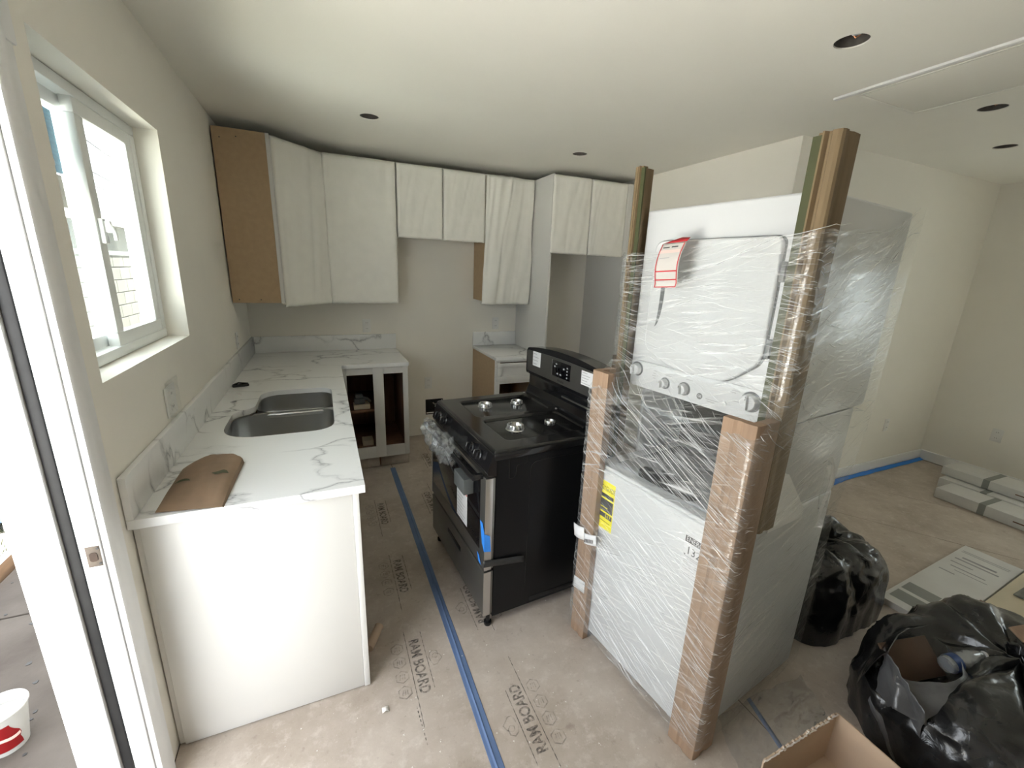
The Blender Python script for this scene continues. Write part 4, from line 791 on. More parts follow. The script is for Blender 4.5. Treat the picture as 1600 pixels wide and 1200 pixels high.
ls = sticker(dx-0.0035, 0.205, 0.345, 0.44, 0.625, 'paper', 'instruction_sheet', door, 9)
MB().box((dx-0.0046, 0.205, 0.605), (dx-0.0042, 0.345, 0.612)).build('print_line', 'red', ls)
fo = thing('foam_block', 'grey foam packing block stuck on the oven door glass', 'foam', (1.212, -2.540, 0), R(3.77))
MB().box((dx-0.053, 0.125, 0.665), (dx-0.0042, 0.255, 0.742), 0.003).build('foam', 'foam_grey', fo)
MB().add([(dx-0.0035, 0.045, 0.575), (dx-0.0035, 0.018, 0.575), (dx-0.0035, -0.0045, 0.53), (dx-0.0035, -0.0045, 0.44), (dx-0.0035, 0.02, 0.47)], [(0, 1, 2, 3, 4)]).add([(dx-0.0035, -0.0045, 0.53), (-0.026, -0.0045, 0.515), (-0.020, -0.0045, 0.432), (dx-0.0035, -0.0045, 0.44)], [(0, 1, 2, 3)]).build('blue_tape', 'blue_tape_new', rg, smooth=0, solid=0.0005)['label'] = 'bright blue tape piece over the door edge'
MB().add([(dx-0.0025, 0.075, 0.395), (dx-0.0025, 0.05, 0.385), (dx-0.0025, 0.03, 0.347), (dx-0.0025, 0.06, 0.352)], [(0, 1, 2, 3)]).build('blue_tape', 'blue_tape_new', rg, smooth=0, solid=0.0005)
MB().grid(lambda u, v: (dx-0.004+0.205*u, -0.0048-0.010*max(0, u-0.3)*(1+0.4*math.sin(6*u)), 0.392-0.035*v-0.030*u), 12, 2).build('grey_tape', 'grey_tape', rg, solid=0.0005)
# crumpled clear plastic round the handle
cp = MB()
def crump(u, v):
    a = 2*math.pi*u; y = 0.27+0.46*v
    r = 0.020+0.016*abs(fbm((math.cos(a)*1.5, math.sin(a)*1.5, v*9), 3))*2+0.012*math.sin(v*19)**2
    r *= 0.55+0.7*math.sin(math.pi*min(1, max(0.03, v)))**0.4
    droop = 0.030*math.sin(math.pi*v)+0.012*math.sin(v*11)
    return (dx-0.046+r*math.cos(a)*1.15, y, 0.795-droop*0.7+r*math.sin(a)*1.5)
cp.grid(crump, 40, 70, wrap=True, uv=lambda u, v: (u*0.25, v*0.6))
o = cp.build('plastic_sleeve', 'clear_plastic', smooth=60); o.location = (1.212, -2.540, 0); o.rotation_euler = (0, 0, R(3.77)); tag(o, 'crumpled clear plastic bunched round the oven door handle', 'plastic')

# ================================================================== WASHER-DRYER TOWER (front faces -x)
TWL = (1.6915, -3.3100, 0); TWR = R(7.79); WW = 0.618; WD = 0.690; ZW = 0.885; UF = 0.150
tw = thing('laundry_tower', 'white washer with stacked dryer, shrouded in clear stretch film', 'washer dryer', TWL, TWR)
MB().box((0.0, 0.0, 0.035), (WD, WW, ZW-0.012), 0.010, seg=3).build('washer_body', 'appliance', tw)
MB().box((0.006, 0.004, ZW-0.016), (WD, WW-0.004, ZW), 0.006, seg=3).build('washer_top', 'appliance', tw)
ld = MB().box((0.05, 0.075, ZW+0.0005), (0.46, WW-0.075, ZW+0.014), 0.006, seg=3).build('lid', 'lid_grey', tw)
MB().prism(smoothpoly([(0.035, 0.19), (0.10, 0.17), (0.13, 0.21), (0.13, 0.40), (0.10, 0.445), (0.035, 0.42)], 0.025, 4), ZW+0.0145, ZW+0.030).build('lid_handle', 'black_plastic', ld)
for u, v in ((0.05, 0.05), (0.05, WW-0.05), (WD-0.05, 0.05), (WD-0.05, WW-0.05)): MB().lathe([(0.022, 0.0005), (0.022, 0.01), (0.012, 0.014), (0.012, 0.04)], 12, T=Matrix.Translation((u, v, 0))).build('foot', 'black_plastic', tw)
MB().box((0.52, 0.016, ZW), (WD, WW-0.016, 1.215), 0.004).build('rear_panel', 'black_side', tw)  # black colour stands in for the shade in the gap under the dryer
for v0, v1 in ((0.0, 0.015), (WW-0.015, WW)): MB().box((0.24, v0, ZW+0.0005), (WD, v1, 1.215), 0.003).build('side_bracket', 'appliance', tw)
ZD0, ZD1 = 1.215, 1.908
MB().box((UF, 0.0, ZD0), (0.775, WW, ZD1), 0.010, seg=3).build('dryer_body', 'appliance', tw)
TF = Matrix(((0, 0, 1, 0), (1, 0, 0, 0), (0, 1, 0, 0), (0, 0, 0, 1)))
MB().prism(rpoly(0.012, ZD0+0.004, WW-0.012, 1.325, 0.02), UF-0.006, UF+0.002, T=TF).build('control_panel', 'appliance', tw)
DO = smoothpoly([(0.075, 1.795), (0.075, 1.41), (0.185, 1.322), (0.40, 1.322), (0.548, 1.38), (0.548, 1.795)], [0.03, 0.035, 0.04, 0.05, 0.05, 0.04], 6)
DI = [((p[0]-0.311)*0.987+0.311, (p[1]-1.56)*0.987+1.56) for p in DO]
MB().prism(DO, UF-0.0025, UF+0.002, T=TF).build('door_seal', 'appliance_grey', tw)
dd = MB().prism(DI, UF-0.020, UF-0.0026, T=TF).build('dryer_door', 'appliance', tw)
b_ = dd.modifiers.new('round', 'BEVEL'); b_.width = 0.006; b_.segments = 3; b_.limit_method = 'ANGLE'
MB().prism([(0.505+0.030*math.cos(a), 1.60+0.125*math.sin(a)) for a in [math.pi*k/14+math.pi/2 for k in range(15)]]+[(0.505-0.012*math.cos(a)-0.0, 1.60+0.125*math.sin(a)) for a in [math.pi*k/14-math.pi/2 for k in range(1, 14)]], UF-0.0212, UF-0.0204, T=TF).build('door_grip', 'appliance_grey', dd)
for zc in (1.46, 1.69): MB().box((UF-0.022, 0.058, zc-0.03), (UF+0.001, 0.0725, zc+0.03), 0.003).build('door_hinge', 'appliance_grey', tw)
def tknob(v, z, r):
    T = Matrix.Translation((UF-0.0065, v, z)) @ Matrix.Rotation(R(-90), 4, 'Y')
    MB().lathe([(r+0.006, 0), (r+0.005, 0.0022), (r, 0.0024)], 28, T=T).build('knob_ring', 'appliance_grey', tw)
    k = MB().lathe([(r, 0.0025), (r*0.96, 0.018), (r*0.85, 0.022), (r*0.2, 0.0215)], 28, T=T).build('knob', 'appliance', tw)
    MB().prism(smoothpoly([(-r*0.8, -r*0.22), (r*0.85, -r*0.10), (r*0.85, r*0.10), (-r*0.8, r*0.22)], 0.002, 2), 0.022, 0.036, T=T).build('knob_grip', 'appliance', k)
    MB().box((r*0.35, -0.0012, 0.0362), (r*0.8, 0.0012, 0.0366), T=T).build('knob_mark', 'ink', k)
tknob(0.575, 1.290, 0.024); tknob(0.430, 1.262, 0.017); tknob(0.342, 1.262, 0.020); tknob(0.092, 1.282, 0.028)
MB().lathe([(0.010, 0), (0.010, 0.004), (0.004, 0.005)], 16, T=Matrix.Translation((UF-0.0065, 0.181, 1.252)) @ Matrix.Rotation(R(-90), 4, 'Y')).build('start_button', 'appliance', tw)
MB().lathe([(0.0115, 0), (0.0115, 0.0008), (0.002, 0.0009)], 20, T=Matrix.Translation((UF-0.0062, 0.275, 1.252)) @ Matrix.Rotation(R(-90), 4, 'Y')).build('round_emblem', 'appliance_grey', tw)
text('lettering', 'GE', 0.013, 'paper', tw, (UF-0.0074, 0.275, 1.252), RT, 0.0001)
pm = MB()
for v_, z_, l_ in ((0.25, 1.25, 0.055), (0.245, 1.243, 0.035), (0.49, 1.30, 0.018), (0.49, 1.29, 0.014), (0.495, 1.28, 0.018), (0.49, 1.27, 0.012), (0.43, 1.294, 0.03), (0.34, 1.30, 0.03), (0.16, 1.305, 0.03), (0.165, 1.298, 0.02), (0.15, 1.27, 0.02)): pm.box((UF-0.0066, v_-l_, z_-0.0012), (UF-0.0061, v_, z_+0.0012))
pm.build('panel_print', 'greyink', tw)
# energy labels
yl = MB().box((-0.0008, 0.488, 0.60), (-0.0001, 0.612, 0.822)).build('energy_label', 'yellow', tw); yl['label'] = 'yellow energy label'
text('lettering', 'ENERGYGUIDE', 0.030, 'ink', yl, (-0.0010, 0.548, 0.790), RT, 0.0001, 0.62)
for za_, zb_ in ((0.748, 0.765), (0.684, 0.740), (0.655, 0.676)): MB().box((-0.0012, 0.492, za_), (-0.0009, 0.607, zb_)).build('print_band', 'ink', yl)
text('lettering', '517', 0.022, 'yellow', yl, (-0.0014, 0.515, 0.6655), RT, 0.0001)
MB().box((-0.0012, 0.52, 0.70), (-0.0013, 0.60, 0.704)).build('print_line', 'yellow', yl)
MB().box((-0.0012, 0.50, 0.636), (-0.0010, 0.60, 0.638)).build('print_line', 'ink', yl)
wl_ = MB().box((-0.0008, 0.03, 0.645), (-0.0001, 0.150, 0.815)).build('energy_label', 'paper', tw); wl_['label'] = 'white energy label with black header'
MB().box((-0.0011, 0.032, 0.782), (-0.0009, 0.147, 0.806)).build('print_band', 'ink', wl_)
text('lettering', 'ENERG', 0.026, 'paper', wl_, (-0.0013, 0.143, 0.794), RT, 0.0001, 0.80, 'LEFT')
MB().lathe([(0.0105, 0), (0.0105, 0.0002)], 20, T=Matrix.Translation((-0.0012, 0.064, 0.794)) @ Matrix.Rotation(R(-90), 4, 'Y')).build('print_disc', 'paper', wl_)
text('lettering', 'C', 0.02, 'ink', wl_, (-0.0016, 0.064, 0.794), RT, 0.0001)
text('lettering', '132', 0.042, 'ink', wl_, (-0.0011, 0.110, 0.752), RT, 0.0001, 0.9)
for k, (zz, va, vb) in enumerate(((0.728, 0.07, 0.14), (0.722, 0.075, 0.135), (0.712, 0.11, 0.145), (0.706, 0.115, 0.145), (0.70, 0.112, 0.145), (0.69, 0.105, 0.145), (0.705, 0.055, 0.10), (0.697, 0.055, 0.10), (0.68, 0.06, 0.145), (0.67, 0.055, 0.10), (0.662, 0.11, 0.145), (0.655, 0.06, 0.145))):
    MB().box((-0.0011, va, zz-0.0011), (-0.0009, vb, zz+0.0011)).build('print_line', 'greyink', wl_)
MB().add([(0, 0.138, 0.735), (0, 0.146, 0.735), (0, 0.142, 0.728)], [(0, 1, 2)], T=Matrix.Translation((-0.0011, 0, 0))).build('print_arrow', 'ink', wl_)

# cardboard corner posts
def lpost(front_v, side_u, th, v_in, rnd_=0.008):
    pass
def corner_post(name, label, u0, v0, sgn, z0, z1, fl, sl, th, ridge=False):
    """L profile; outer corner at (u0,v0), front leg runs sgn along v, side leg runs +u"""
    t = thing(name, label, 'corner post', TWL, TWR, 'cardboard corner posts')
    q = lambda u, v: (u0+u, v0+sgn*v)
    if ridge: P = [(0.012, 0), (0.004, 0.004), (0.0, 0.012), (0.0, fl*0.42), (0.007, fl*0.50), (0.007, fl*0.60), (-0.006, fl*0.70), (-0.006, fl*0.78), (0.004, fl*0.82), (0.004, fl), (th+0.004, fl), (th, fl*0.6), (th, th), (sl, th), (sl, 0.0), (sl*0.6, 0.0), (sl*0.5, 0.004), (sl*0.35, 0.004), (sl*0.3, 0)]
    else: P = [(0.014, 0), (0.004, 0.004), (0.0, 0.014), (0.0, fl*0.4), (0.004, fl*0.48), (0.004, fl*0.60), (0.0, fl*0.68), (0.0, fl), (th, fl), (th, th), (sl, th), (sl, 0.0), (sl*0.7, 0), (sl*0.62, 0.004), (sl*0.45, 0.004), (sl*0.4, 0.0)]
    MB().prism([q(*p) for p in P], z0, z1).build('board', 'cardboard_olive' if ridge else 'cardboard', t, smooth=25)
    if ridge:
        a = q(0.0032, fl*0.825); b = q(0.0036, fl*1.22); MB().box((a[0]-0.0008, a[1], z0), (b[0]+0.006, b[1], z1-0.006)).build('olive_edge', 'olive', t)['label'] = 'olive green edge stripe'
    return t
corner_post('corner_post', 'right-hand short brown corner post, from the floor to the dryer controls', -0.034, -0.036, 1, 0.002, 1.268, 0.105, 0.115, 0.030)
pl_ = corner_post('corner_post', 'left-hand short brown corner post, beside the black range', -0.034, WW+0.036, -1, 0.002, 1.285, 0.095, 0.105, 0.030)
corner_post('corner_post', 'right-hand tall corner post with olive stripe, rising above the dryer', 0.085, -0.038, 1, ZW+0.002, 2.035, 0.058, 0.090, 0.026, True)
corner_post('corner_post', 'left-hand tall corner post, rising above the dryer nearest the fridge enclosure', 0.095, WW+0.041, -1, ZW+0.002, 2.06, 0.042, 0.080, 0.024, True)
scp = thing('torn_label', 'torn white label with smudged print on the left short corner post', 'label', TWL, TWR)
MB().grid(lambda u, v: (-0.044-0.006*math.sin(math.pi*u), 0.665-0.070*u+0.010*v, 0.505+0.055*v+0.012*u+0.006*math.sin(7*v)), 6, 4).build('label_piece', 'paper', scp, solid=0.0006)
MB().grid(lambda u, v: (-0.042-0.006*math.sin(math.pi*u), 0.598-0.075*u+0.006*v, 0.502+0.048*v+0.03*u), 8, 4).build('label_piece', 'paper', scp, solid=0.0006)
pmk = MB()
for k in range(6): pmk.box((-0.0500, 0.540+0.009*k, 0.535-0.004*k), (-0.0495, 0.544+0.009*k, 0.553-0.004*k))
pmk.build('smudged_print', 'ink', scp)
o = MB().grid(lambda u, v: (-0.0366, 0.650-0.075*u, 0.235+0.06*v+0.012*u), 4, 3).build('tape_piece', 'paper', pl_, solid=0.0004); o['label'] = 'pale tape piece across the post'

# loose white foam between washer and dryer, camera side
ff = thing('foam_sheet', 'white foam packing sheet caught in the film beside the washer top', 'foam', TWL, TWR)
MB().prism([(0.195, 1.06), (0.26, 1.045), (0.43, 0.87), (0.425, 0.84), (0.195, 0.845)], 0.004, 0.016, T=Matrix(((1, 0, 0, 0), (0, 0, -1, 0), (0, 1, 0, 0), (0, 0, 0, 1)))).build('sheet', 'white_foam', ff)

# stretch film: one shell wound round tower and posts
def peri(z):
    k = sst((z-1.20)/0.14)
    uf = -0.040*(1-k)+0.078*k; vf = -0.044; vl = WW+0.048*(1-k)+0.047*k
    return [(0.800 if z > 1.22 else 0.70+0.10*sst((z-0.7)/0.5), -0.020), (0.30, -0.036), (uf+0.015, vf-0.001), (uf, vf+0.012), (uf-0.001, 0.3), (uf, vl-0.012), (uf+0.015, vl+0.001), (0.30, vl-0.006), (0.800 if z > 1.22 else 0.70+0.10*sst((z-0.7)/0.5), WW+0.020)]
def film_pt(u, v):
    z = 0.06+(1.80-0.06)*v
    P = peri(z); n_ = len(P)-1
    # arc-length style weights per segment
    wts = [0.48, 0.30, 0.03, 0.30, 0.30, 0.03, 0.30, 0.48]; tot = sum(wts); s = u*tot; i = 0
    while i < n_-1 and s > wts[i]: s -= wts[i]; i += 1
    t = min(1, s/wts[i]); a = Vector(P[i]); b = Vector(P[i+1]); p = a.lerp(b, t); d = (b-a).normalized(); nrm = Vector((-d.y, d.x))
    if nrm.dot(p-Vector((0.35, 0.31))) < 0: nrm = -nrm
    S = u*tot
    dirn = -0.45 if z < 1.2 else (-0.1 if z > 1.45 else -0.45+0.35*(z-1.2)/0.25)
    q = z-dirn*S
    wr = 0.0032*(1-abs(2*fbm((S*1.2, q*24, 1), 2)))+0.003*fbm((S*2.0, q*60, 7), 2)
    rag = 0.02*fbm((S*5, 3, v), 3)
    zt = z+(0.075*sst((u-0.12)/-0.12)+0.05*sst((0.32-u)/0.3)-0.05*sst((u-0.32)/0.3))*sst((v-0.85)/0.15)+rag*sst((v-0.93)/0.07)+rag*sst((0.05-v)/0.05)
    p = p+nrm*wr
    return (p.x, p.y, zt)
TOTS = 2.22
fm = MB().grid(film_pt, 200, 190, uv=lambda u, v: (u*TOTS, v*1.76))
o = fm.build('stretch_film', 'film', smooth=180); o.location = TWL; o.rotation_euler = (0, 0, TWR); tag(o, 'clear wrinkled stretch film wound round the washer, dryer and corner posts', 'plastic film')
# gathered ropes of film (creases thick enough to read as strands)
def film_on(S, z, off):
    p = film_pt(S/TOTS, (z-0.06)/1.74); c = Vector((0.35, 0.31, p[2])); d = (Vector(p)-c); d.z = 0; d.normalize(); return Vector(p)+d*off
rp = MB(); rr_ = random.Random(3)
for k in range(1150):
    zone = rr_.random()
    if zone < 0.34: z0_ = rr_.uniform(0.08, 1.26); S0 = rr_.uniform(0.80, 1.42); sl = rr_.uniform(-0.62, -0.40); ln = rr_.uniform(0.02, 0.16)
    elif zone < 0.44: z0_ = rr_.uniform(0.90, 1.26); S0 = rr_.uniform(0.85, 1.40); sl = rr_.uniform(-0.75, -0.45); ln = rr_.uniform(0.04, 0.22)
    elif zone < 0.66: z0_ = rr_.uniform(1.28, 1.80); S0 = rr_.uniform(0.80, 1.40); q_ = (z0_-1.28)/0.52; sl = rr_.uniform(-0.12, 0.02)-0.40*(1-q_)**2; ln = rr_.uniform(0.02, 0.14)
    elif zone < 0.80: z0_ = rr_.uniform(0.10, 1.80); S0 = rr_.uniform(0.745, 0.86); sl = rr_.uniform(-0.45, -0.02); ln = rr_.uniform(0.015, 0.06)
    else: z0_ = rr_.uniform(1.15, 1.84); S0 = rr_.uniform(0.05, 0.74); fan = (z0_-1.58)*1.3; sl = fan*(S0/0.7)+rr_.uniform(-0.12, 0.12); ln = rr_.uniform(0.02, 0.14)
    pts = []
    for i in range(5):
        t = i/4; S = min(TOTS-0.01, max(0.01, S0-ln/2+ln*t)); z = z0_+sl*(S0-S)+0.0012*math.sin(5*t+k); z = min(1.79, max(0.07, z)); pts.append(film_on(S, z, 0.0010))
    rad = rr_.uniform(0.00025, 0.0008); rp.tube(pts, [rad*0.3, rad, rad, rad, rad*0.3], 4)
M['strand'] = mat('film_strand', (0.86, 0.87, 0.88), 0.12, spec=0.8); M['strand'].node_tree.nodes['Principled BSDF'].inputs['Alpha'].default_value = 0.62
sr = rp.build('film_strands', 'strand', o); sr['kind'] = 'stuff'
# one long gathered band crossing the gap below the dryer
def rope(pts, r, nm='film_rope'):
    P = []
    for i in range(len(pts)-1):
        for t in range(6): P.append((pts[i][0]+(pts[i+1][0]-pts[i][0])*t/6, pts[i][1]+(pts[i+1][1]-pts[i][1])*t/6))
    P.append(pts[-1]); q = [film_on(S, z, 0.003+0.002*noise.noise((S*20, z*20, 0))) for S, z in P]
    MB().tube(q, [r*(0.6+0.5*abs(noise.noise((i*0.4, r*99, 0)))) for i in range(len(q))], 6).build(nm, 'strand', o)
rope([(1.36, 1.27), (1.20, 1.17), (1.02, 1.04), (0.86, 0.93)], 0.0016)
rope([(1.33, 1.27), (1.16, 1.15), (1.00, 1.05), (0.87, 0.96)], 0.0010)
rope([(1.40, 1.79), (1.15, 1.79), (0.85, 1.80), (0.60, 1.82)], 0.0014)
# loose film tail hanging on the near side
tl_ = MB().grid(lambda u, v: (0.42+0.07*v+0.05*u*(1-0.7*v)+0.01*math.sin(9*v), -0.052-0.012*math.sin(6*u+5*v), 1.06-0.27*v+0.02*u), 10, 24, uv=lambda u, v: (u*0.1, v*0.3)).build('film_tail', 'clear_plastic', o, smooth=180)

# red bordered tag
tg = thing('hang_tag', 'white paper tag with red border stuck on the dryer front', 'tag', TWL, TWR)
def tagpt(v, t, off=0.0):   # v across 0..1 (left to right), t down 0..1
    z = 1.775-0.152*t; y = 0.452-0.098*v+0.014*t-0.006*math.sin(3*t)
    u = 0.060-0.022*math.sin(math.pi*min(1, t*1.1))-0.006*t-off
    return (u, y, z+0.006*v)
MB().grid(lambda a, t: tagpt(a, t), 8, 18).build('tag_sheet', 'tag_paper', tg, solid=0.0006)
def strip(v0, v1, t0, t1, m, nm): MB().grid(lambda a, t: tagpt(v0+(v1-v0)*a, t0+(t1-t0)*t, 0.0012), 4 if v1-v0 > 0.3 else 1, 12 if t1-t0 > 0.3 else 1).build(nm, m, tg)
strip(0.02, 0.055, 0.02, 0.99, 'red', 'red_border'); strip(0.93, 0.965, 0.02, 0.99, 'red', 'red_border'); strip(0.02, 0.965, 0.62, 0.645, 'red', 'red_border'); strip(0.02, 0.965, 0.81, 0.835, 'red', 'red_border'); strip(0.02, 0.965, 0.975, 0.995, 'red', 'red_border')
strip(0.12, 0.40, 0.09, 0.115, 'ink', 'print_line'); strip(0.48, 0.75, 0.085, 0.11, 'ink', 'print_line'); strip(0.05, 0.9, 0.16, 0.23, 'pink', 'print_band'); strip(0.12, 0.55, 0.33, 0.345, 'greyink', 'print_line'); strip(0.10, 0.45, 0.845, 0.853, 'greyink', 'print_line')
MB().add([tagpt(0.0, 0.0, 0), tagpt(1.0, 0.0, 0), (0.074, 0.352, 1.794), (0.076, 0.385, 1.796)], [(0, 1, 2, 3)]).build('folded_top', 'red', tg, solid=0.0006)

# ================================================================== RUBBISH BAGS
def bag(name, label, loc, rx, ry, hz, seed, knot, pleat=0.09, cav=None, mname='bag', nu=150, nv=96):
    """gathered bin liner: superellipse heap, pleats radiating from the knot, sharp film creases"""
    t = thing(name, label, 'rubbish bag', loc)
    def fn(u, v):
        a = 2*math.pi*u; ph = v*math.pi/2*1.12     # 0 at top .. past the equator
        sx = math.sin(min(ph, math.pi/2)); k = 1 if ph < math.pi/2 else 1-0.10*((ph-math.pi/2)/0.19)**2
        rr = (sx**0.62)*k; z = hz*(max(0, math.cos(min(ph, math.pi/2)))**0.55) if ph < math.pi/2 else 0
        ca, sa = math.cos(a), math.sin(a); e = (abs(ca)**3+abs(sa)**3)**(-1/3)*0.93
        x = rx*rr*ca*e+knot[0]*(1-v)**1.4; y = ry*rr*sa*e+knot[1]*(1-v)**1.4
        lump = 0.13*fbm((ca*1.3+seed, sa*1.3, v*1.8), 3); cre = 1-abs(2.2*fbm((ca*2.2+seed*2, sa*2.2, v*3.0+seed), 3)); c2 = 1-abs(2.4*fbm((ca*5+seed, sa*5, v*6), 2))
        s = 1+lump+0.06*(cre-0.6)+0.022*(c2-0.5)+pleat*(1-v)**1.2*(abs(math.sin(a*5.5+3*noise.noise((ca, sa, seed))))-0.5)
        x *= s; y *= s; z = z*(1+0.10*fbm((ca*2, sa*2, v*2+seed), 3)+0.05*(cre-0.6)+0.5*pleat*(1-v)*(abs(math.sin(a*5.5))-0.5))
        z -= 0.05*math.exp(-(v/0.16)**2)
        if cav:
            d2 = ((x-cav[0])/cav[2])**2+((y-cav[1])/cav[3])**2; z -= cav[4]*math.exp(-d2**2)
        return (x, y, max(0.002, z+0.003))
    MB().grid(fn, nu, nv, wrap=True).build('liner', mname, t, smooth=55)
    return t, fn
b1, f1 = bag('rubbish_bag', 'black rubbish bag tucked behind the wrapped washer', (2.86, -2.96, 0), 0.38, 0.28, 0.43, 1.7, (-0.08, 0.0), 0.12)
def ear(u, v):
    a = 2*math.pi*u; r = 0.025+0.05*v*(0.6+0.8*abs(math.sin(3*a+1)))
    return (-0.08+r*math.cos(a)+0.10*v*v, r*0.6*math.sin(a)-0.03*v, 0.385+0.13*v-0.07*v*v*(1+math.cos(a))+0.02*math.sin(5*a))
MB().grid(ear, 48, 12, wrap=True).build('knot', 'bag', b1, smooth=60, solid=0.001)
BX, BY = 2.80, -3.80
b2, f2_ = bag('rubbish_bag', 'large bulging black rubbish bag with open mouth beside the cardboard box', (BX, BY, 0), 0.50, 0.46, 0.385, 5.2, (0.03, 0.08), 0.15, cav=(-0.22, 0.24, 0.20, 0.10, 0.12))
MB().grid(lambda u, v: (0.04+(0.018+0.035*v*abs(math.sin(6*math.pi*u)))*math.cos(2*math.pi*u), 0.09+(0.018+0.03*v)*math.sin(2*math.pi*u), 0.315+0.06*v+0.01*math.sin(9*u)), 40, 8, wrap=True).build('knot', 'bag', b2, smooth=60, solid=0.001)
def lip(u, v):      # near lip of the mouth, folded outwards and hanging down
    p = (-0.46+0.34*u, 0.235-0.10*math.sin(math.pi*u)**0.8, 0.335+0.02*math.sin(math.pi*u))
    d = v**0.85; sag = 0.055+0.075*math.sin(math.pi*min(1, 0.15+u*0.8))
    return (p[0]-0.05*d*(1-u)+0.015*fbm((u*4, v*3, 2), 2), p[1]-0.085*d*math.sin(math.pi*(0.12+0.8*u)), p[2]+0.018*math.sin(math.pi*v)-sag*d+0.016*fbm((u*5, v*2, 7), 3))
MB().grid(lip, 44, 18).build('mouth_lip', 'bag_thin', b2, smooth=70, solid=0.001)['label'] = 'thin greyish folded-back lip'
def rim(u, v):      # far side of the mouth, a raised ragged edge
    p = (-0.47+0.62*u, 0.27+0.05*math.sin(math.pi*u), 0.40-0.085*u)
    return (p[0]+0.012*fbm((u*5, v, 1), 2), p[1]+0.055*v+0.02*math.sin(4*u)*v, p[2]+0.012*math.sin(7*u)-0.20*v**1.5+0.014*fbm((u*7, v*3, 5), 3))
MB().grid(rim, 50, 14).build('mouth_rim', 'bag', b2, smooth=70, solid=0.001)
def side_wing(u, v):  # left edge of the mouth pulled up to a point
    return (-0.50+0.05*u+0.03*math.sin(3*v), 0.13+0.16*u+0.02*fbm((u*3, v*3, 1)), 0.40*u+0.30*(1-u)-(0.30-0.05*u)*v+0.02*fbm((u*5, v*4, 3)))
MB().grid(side_wing, 20, 20).build('mouth_wing', 'bag_thin', b2, smooth=70, solid=0.001)
cc = thing('cardboard_scrap', 'brown cardboard scrap stuffed into the open rubbish bag', 'cardboard', (BX, BY, 0))
MB().box((-0.11, -0.005, -0.075), (0.11, 0.005, 0.055), 0.002, T=Matrix.Translation((-0.29, 0.268, 0.318)) @ Matrix.Rotation(R(-12), 4, 'Z') @ Matrix.Rotation(R(-48), 4, 'X')).build('flap', 'brown_card', cc)
bt = thing('plastic_bottle', 'clear plastic water bottle with blue label lying in the open bag', 'bottle', (BX, BY, 0))
Tb = Matrix.Translation((-0.155, 0.185, 0.322)) @ Matrix.Rotation(R(-12), 4, 'Z') @ Matrix.Rotation(R(86), 4, 'Y') @ Matrix.Translation((0, 0, -0.06))
MB().lathe([(0.012, 0), (0.027, 0.004)]+[(0.028+0.002*math.sin(k*1.6), 0.01+0.008*k) for k in range(14)]+[(0.028, 0.12), (0.024, 0.15), (0.012, 0.175), (0.012, 0.19)], 24, T=Tb).build('bottle_body', 'clear_plastic', bt)
MB().lathe([(0.0312, 0.020), (0.0314, 0.022), (0.0314, 0.050), (0.0312, 0.052)], 24, T=Tb, caps=False).build('bottle_label', 'tarp', bt)
MB().lathe([(0.0135, 0.182), (0.0135, 0.198), (0.012, 0.20)], 16, T=Tb).build('bottle_cap', 'paper', bt)
oc = thing('cardboard_scrap', 'tan cardboard corner showing through the big bag beyond its knot', 'cardboard', (BX, BY, 0))
MB().box((-0.10, -0.05, -0.004), (0.14, 0.05, 0.004), 0.002, T=Matrix.Translation((0.24, 0.10, 0.365)) @ Matrix.Rotation(R(-12), 4, 'Z') @ Matrix.Rotation(R(25), 4, 'X')).build('flap', 'cardboard', oc)

# open carton in the foreground
bx = thing('open_carton', 'open torn brown cardboard carton, foreground by the rubbish bag', 'box', (2.13, -3.52, 0.002), R(-1))
BH = 0.205; BW = 0.36; BL = 0.36
def torn_wall(along, L_, name, seed):
    mb = MB(); n_ = 44; vs = []; fs = []
    for i in range(n_+1):
        t = i/n_; top = BH+(0.012*fbm((t*9, seed, 0), 3)+0.014*(noise.noise((t*30, seed, 1))) if seed == 1 else 0.0015*noise.noise((t*8, seed, 0)))-(0.03*t if seed == 1 else 0)
        for off in (0.0, 0.005):
            for z in (0.0, top): vs.append((-L_*t, off-0.0 if True else 0, z) if along == 'x' else (off, -L_*t, z))
    for i in range(n_):
        o_ = i*4; fs += [(o_, o_+4, o_+5, o_+1), (o_+2, o_+3, o_+7, o_+6), (o_+1, o_+5, o_+7, o_+3), (o_, o_+2, o_+6, o_+4)]
    fs += [(0, 1, 3, 2), (n_*4, n_*4+2, n_*4+3, n_*4+1)]
    return mb.add(vs, fs).build(name, 'cardboard_in', bx, smooth=0)
torn_wall('x', BW, 'torn_panel', 1)['label'] = 'panel with ragged torn rim'
torn_wall('y', BL, 'side_panel', 2)
MB().box((-BW, -BL-0.005, 0), (0, -BL, BH-0.03)).build('side_panel', 'cardboard_in', bx)
MB().box((-BW-0.005, -BL, 0), (-BW, 0, BH-0.06)).build('side_panel', 'cardboard_in', bx)
MB().box((-BW, -BL, 0.0), (0, 0, 0.005)).build('bottom_panel', 'cardboard_in', bx)
tn = MB(); tr_ = random.Random(5)
for i in range(60):
    t = i/60; z = BH-0.03*t+0.012*fbm((t*9, 1, 0), 3)+0.014*noise.noise((t*30, 1, 1)); x = -BW*t
    tn.add([(x, -0.001, z-0.012), (x-0.007, -0.001, z-0.010), (x-0.004, -0.004-tr_.uniform(0, 0.004), z+0.003), (x-0.004, 0.006, z-0.004)], [(0, 1, 2), (0, 2, 3), (1, 3, 2)])
tn.build('torn_fibres', 'torn', bx, smooth=0)

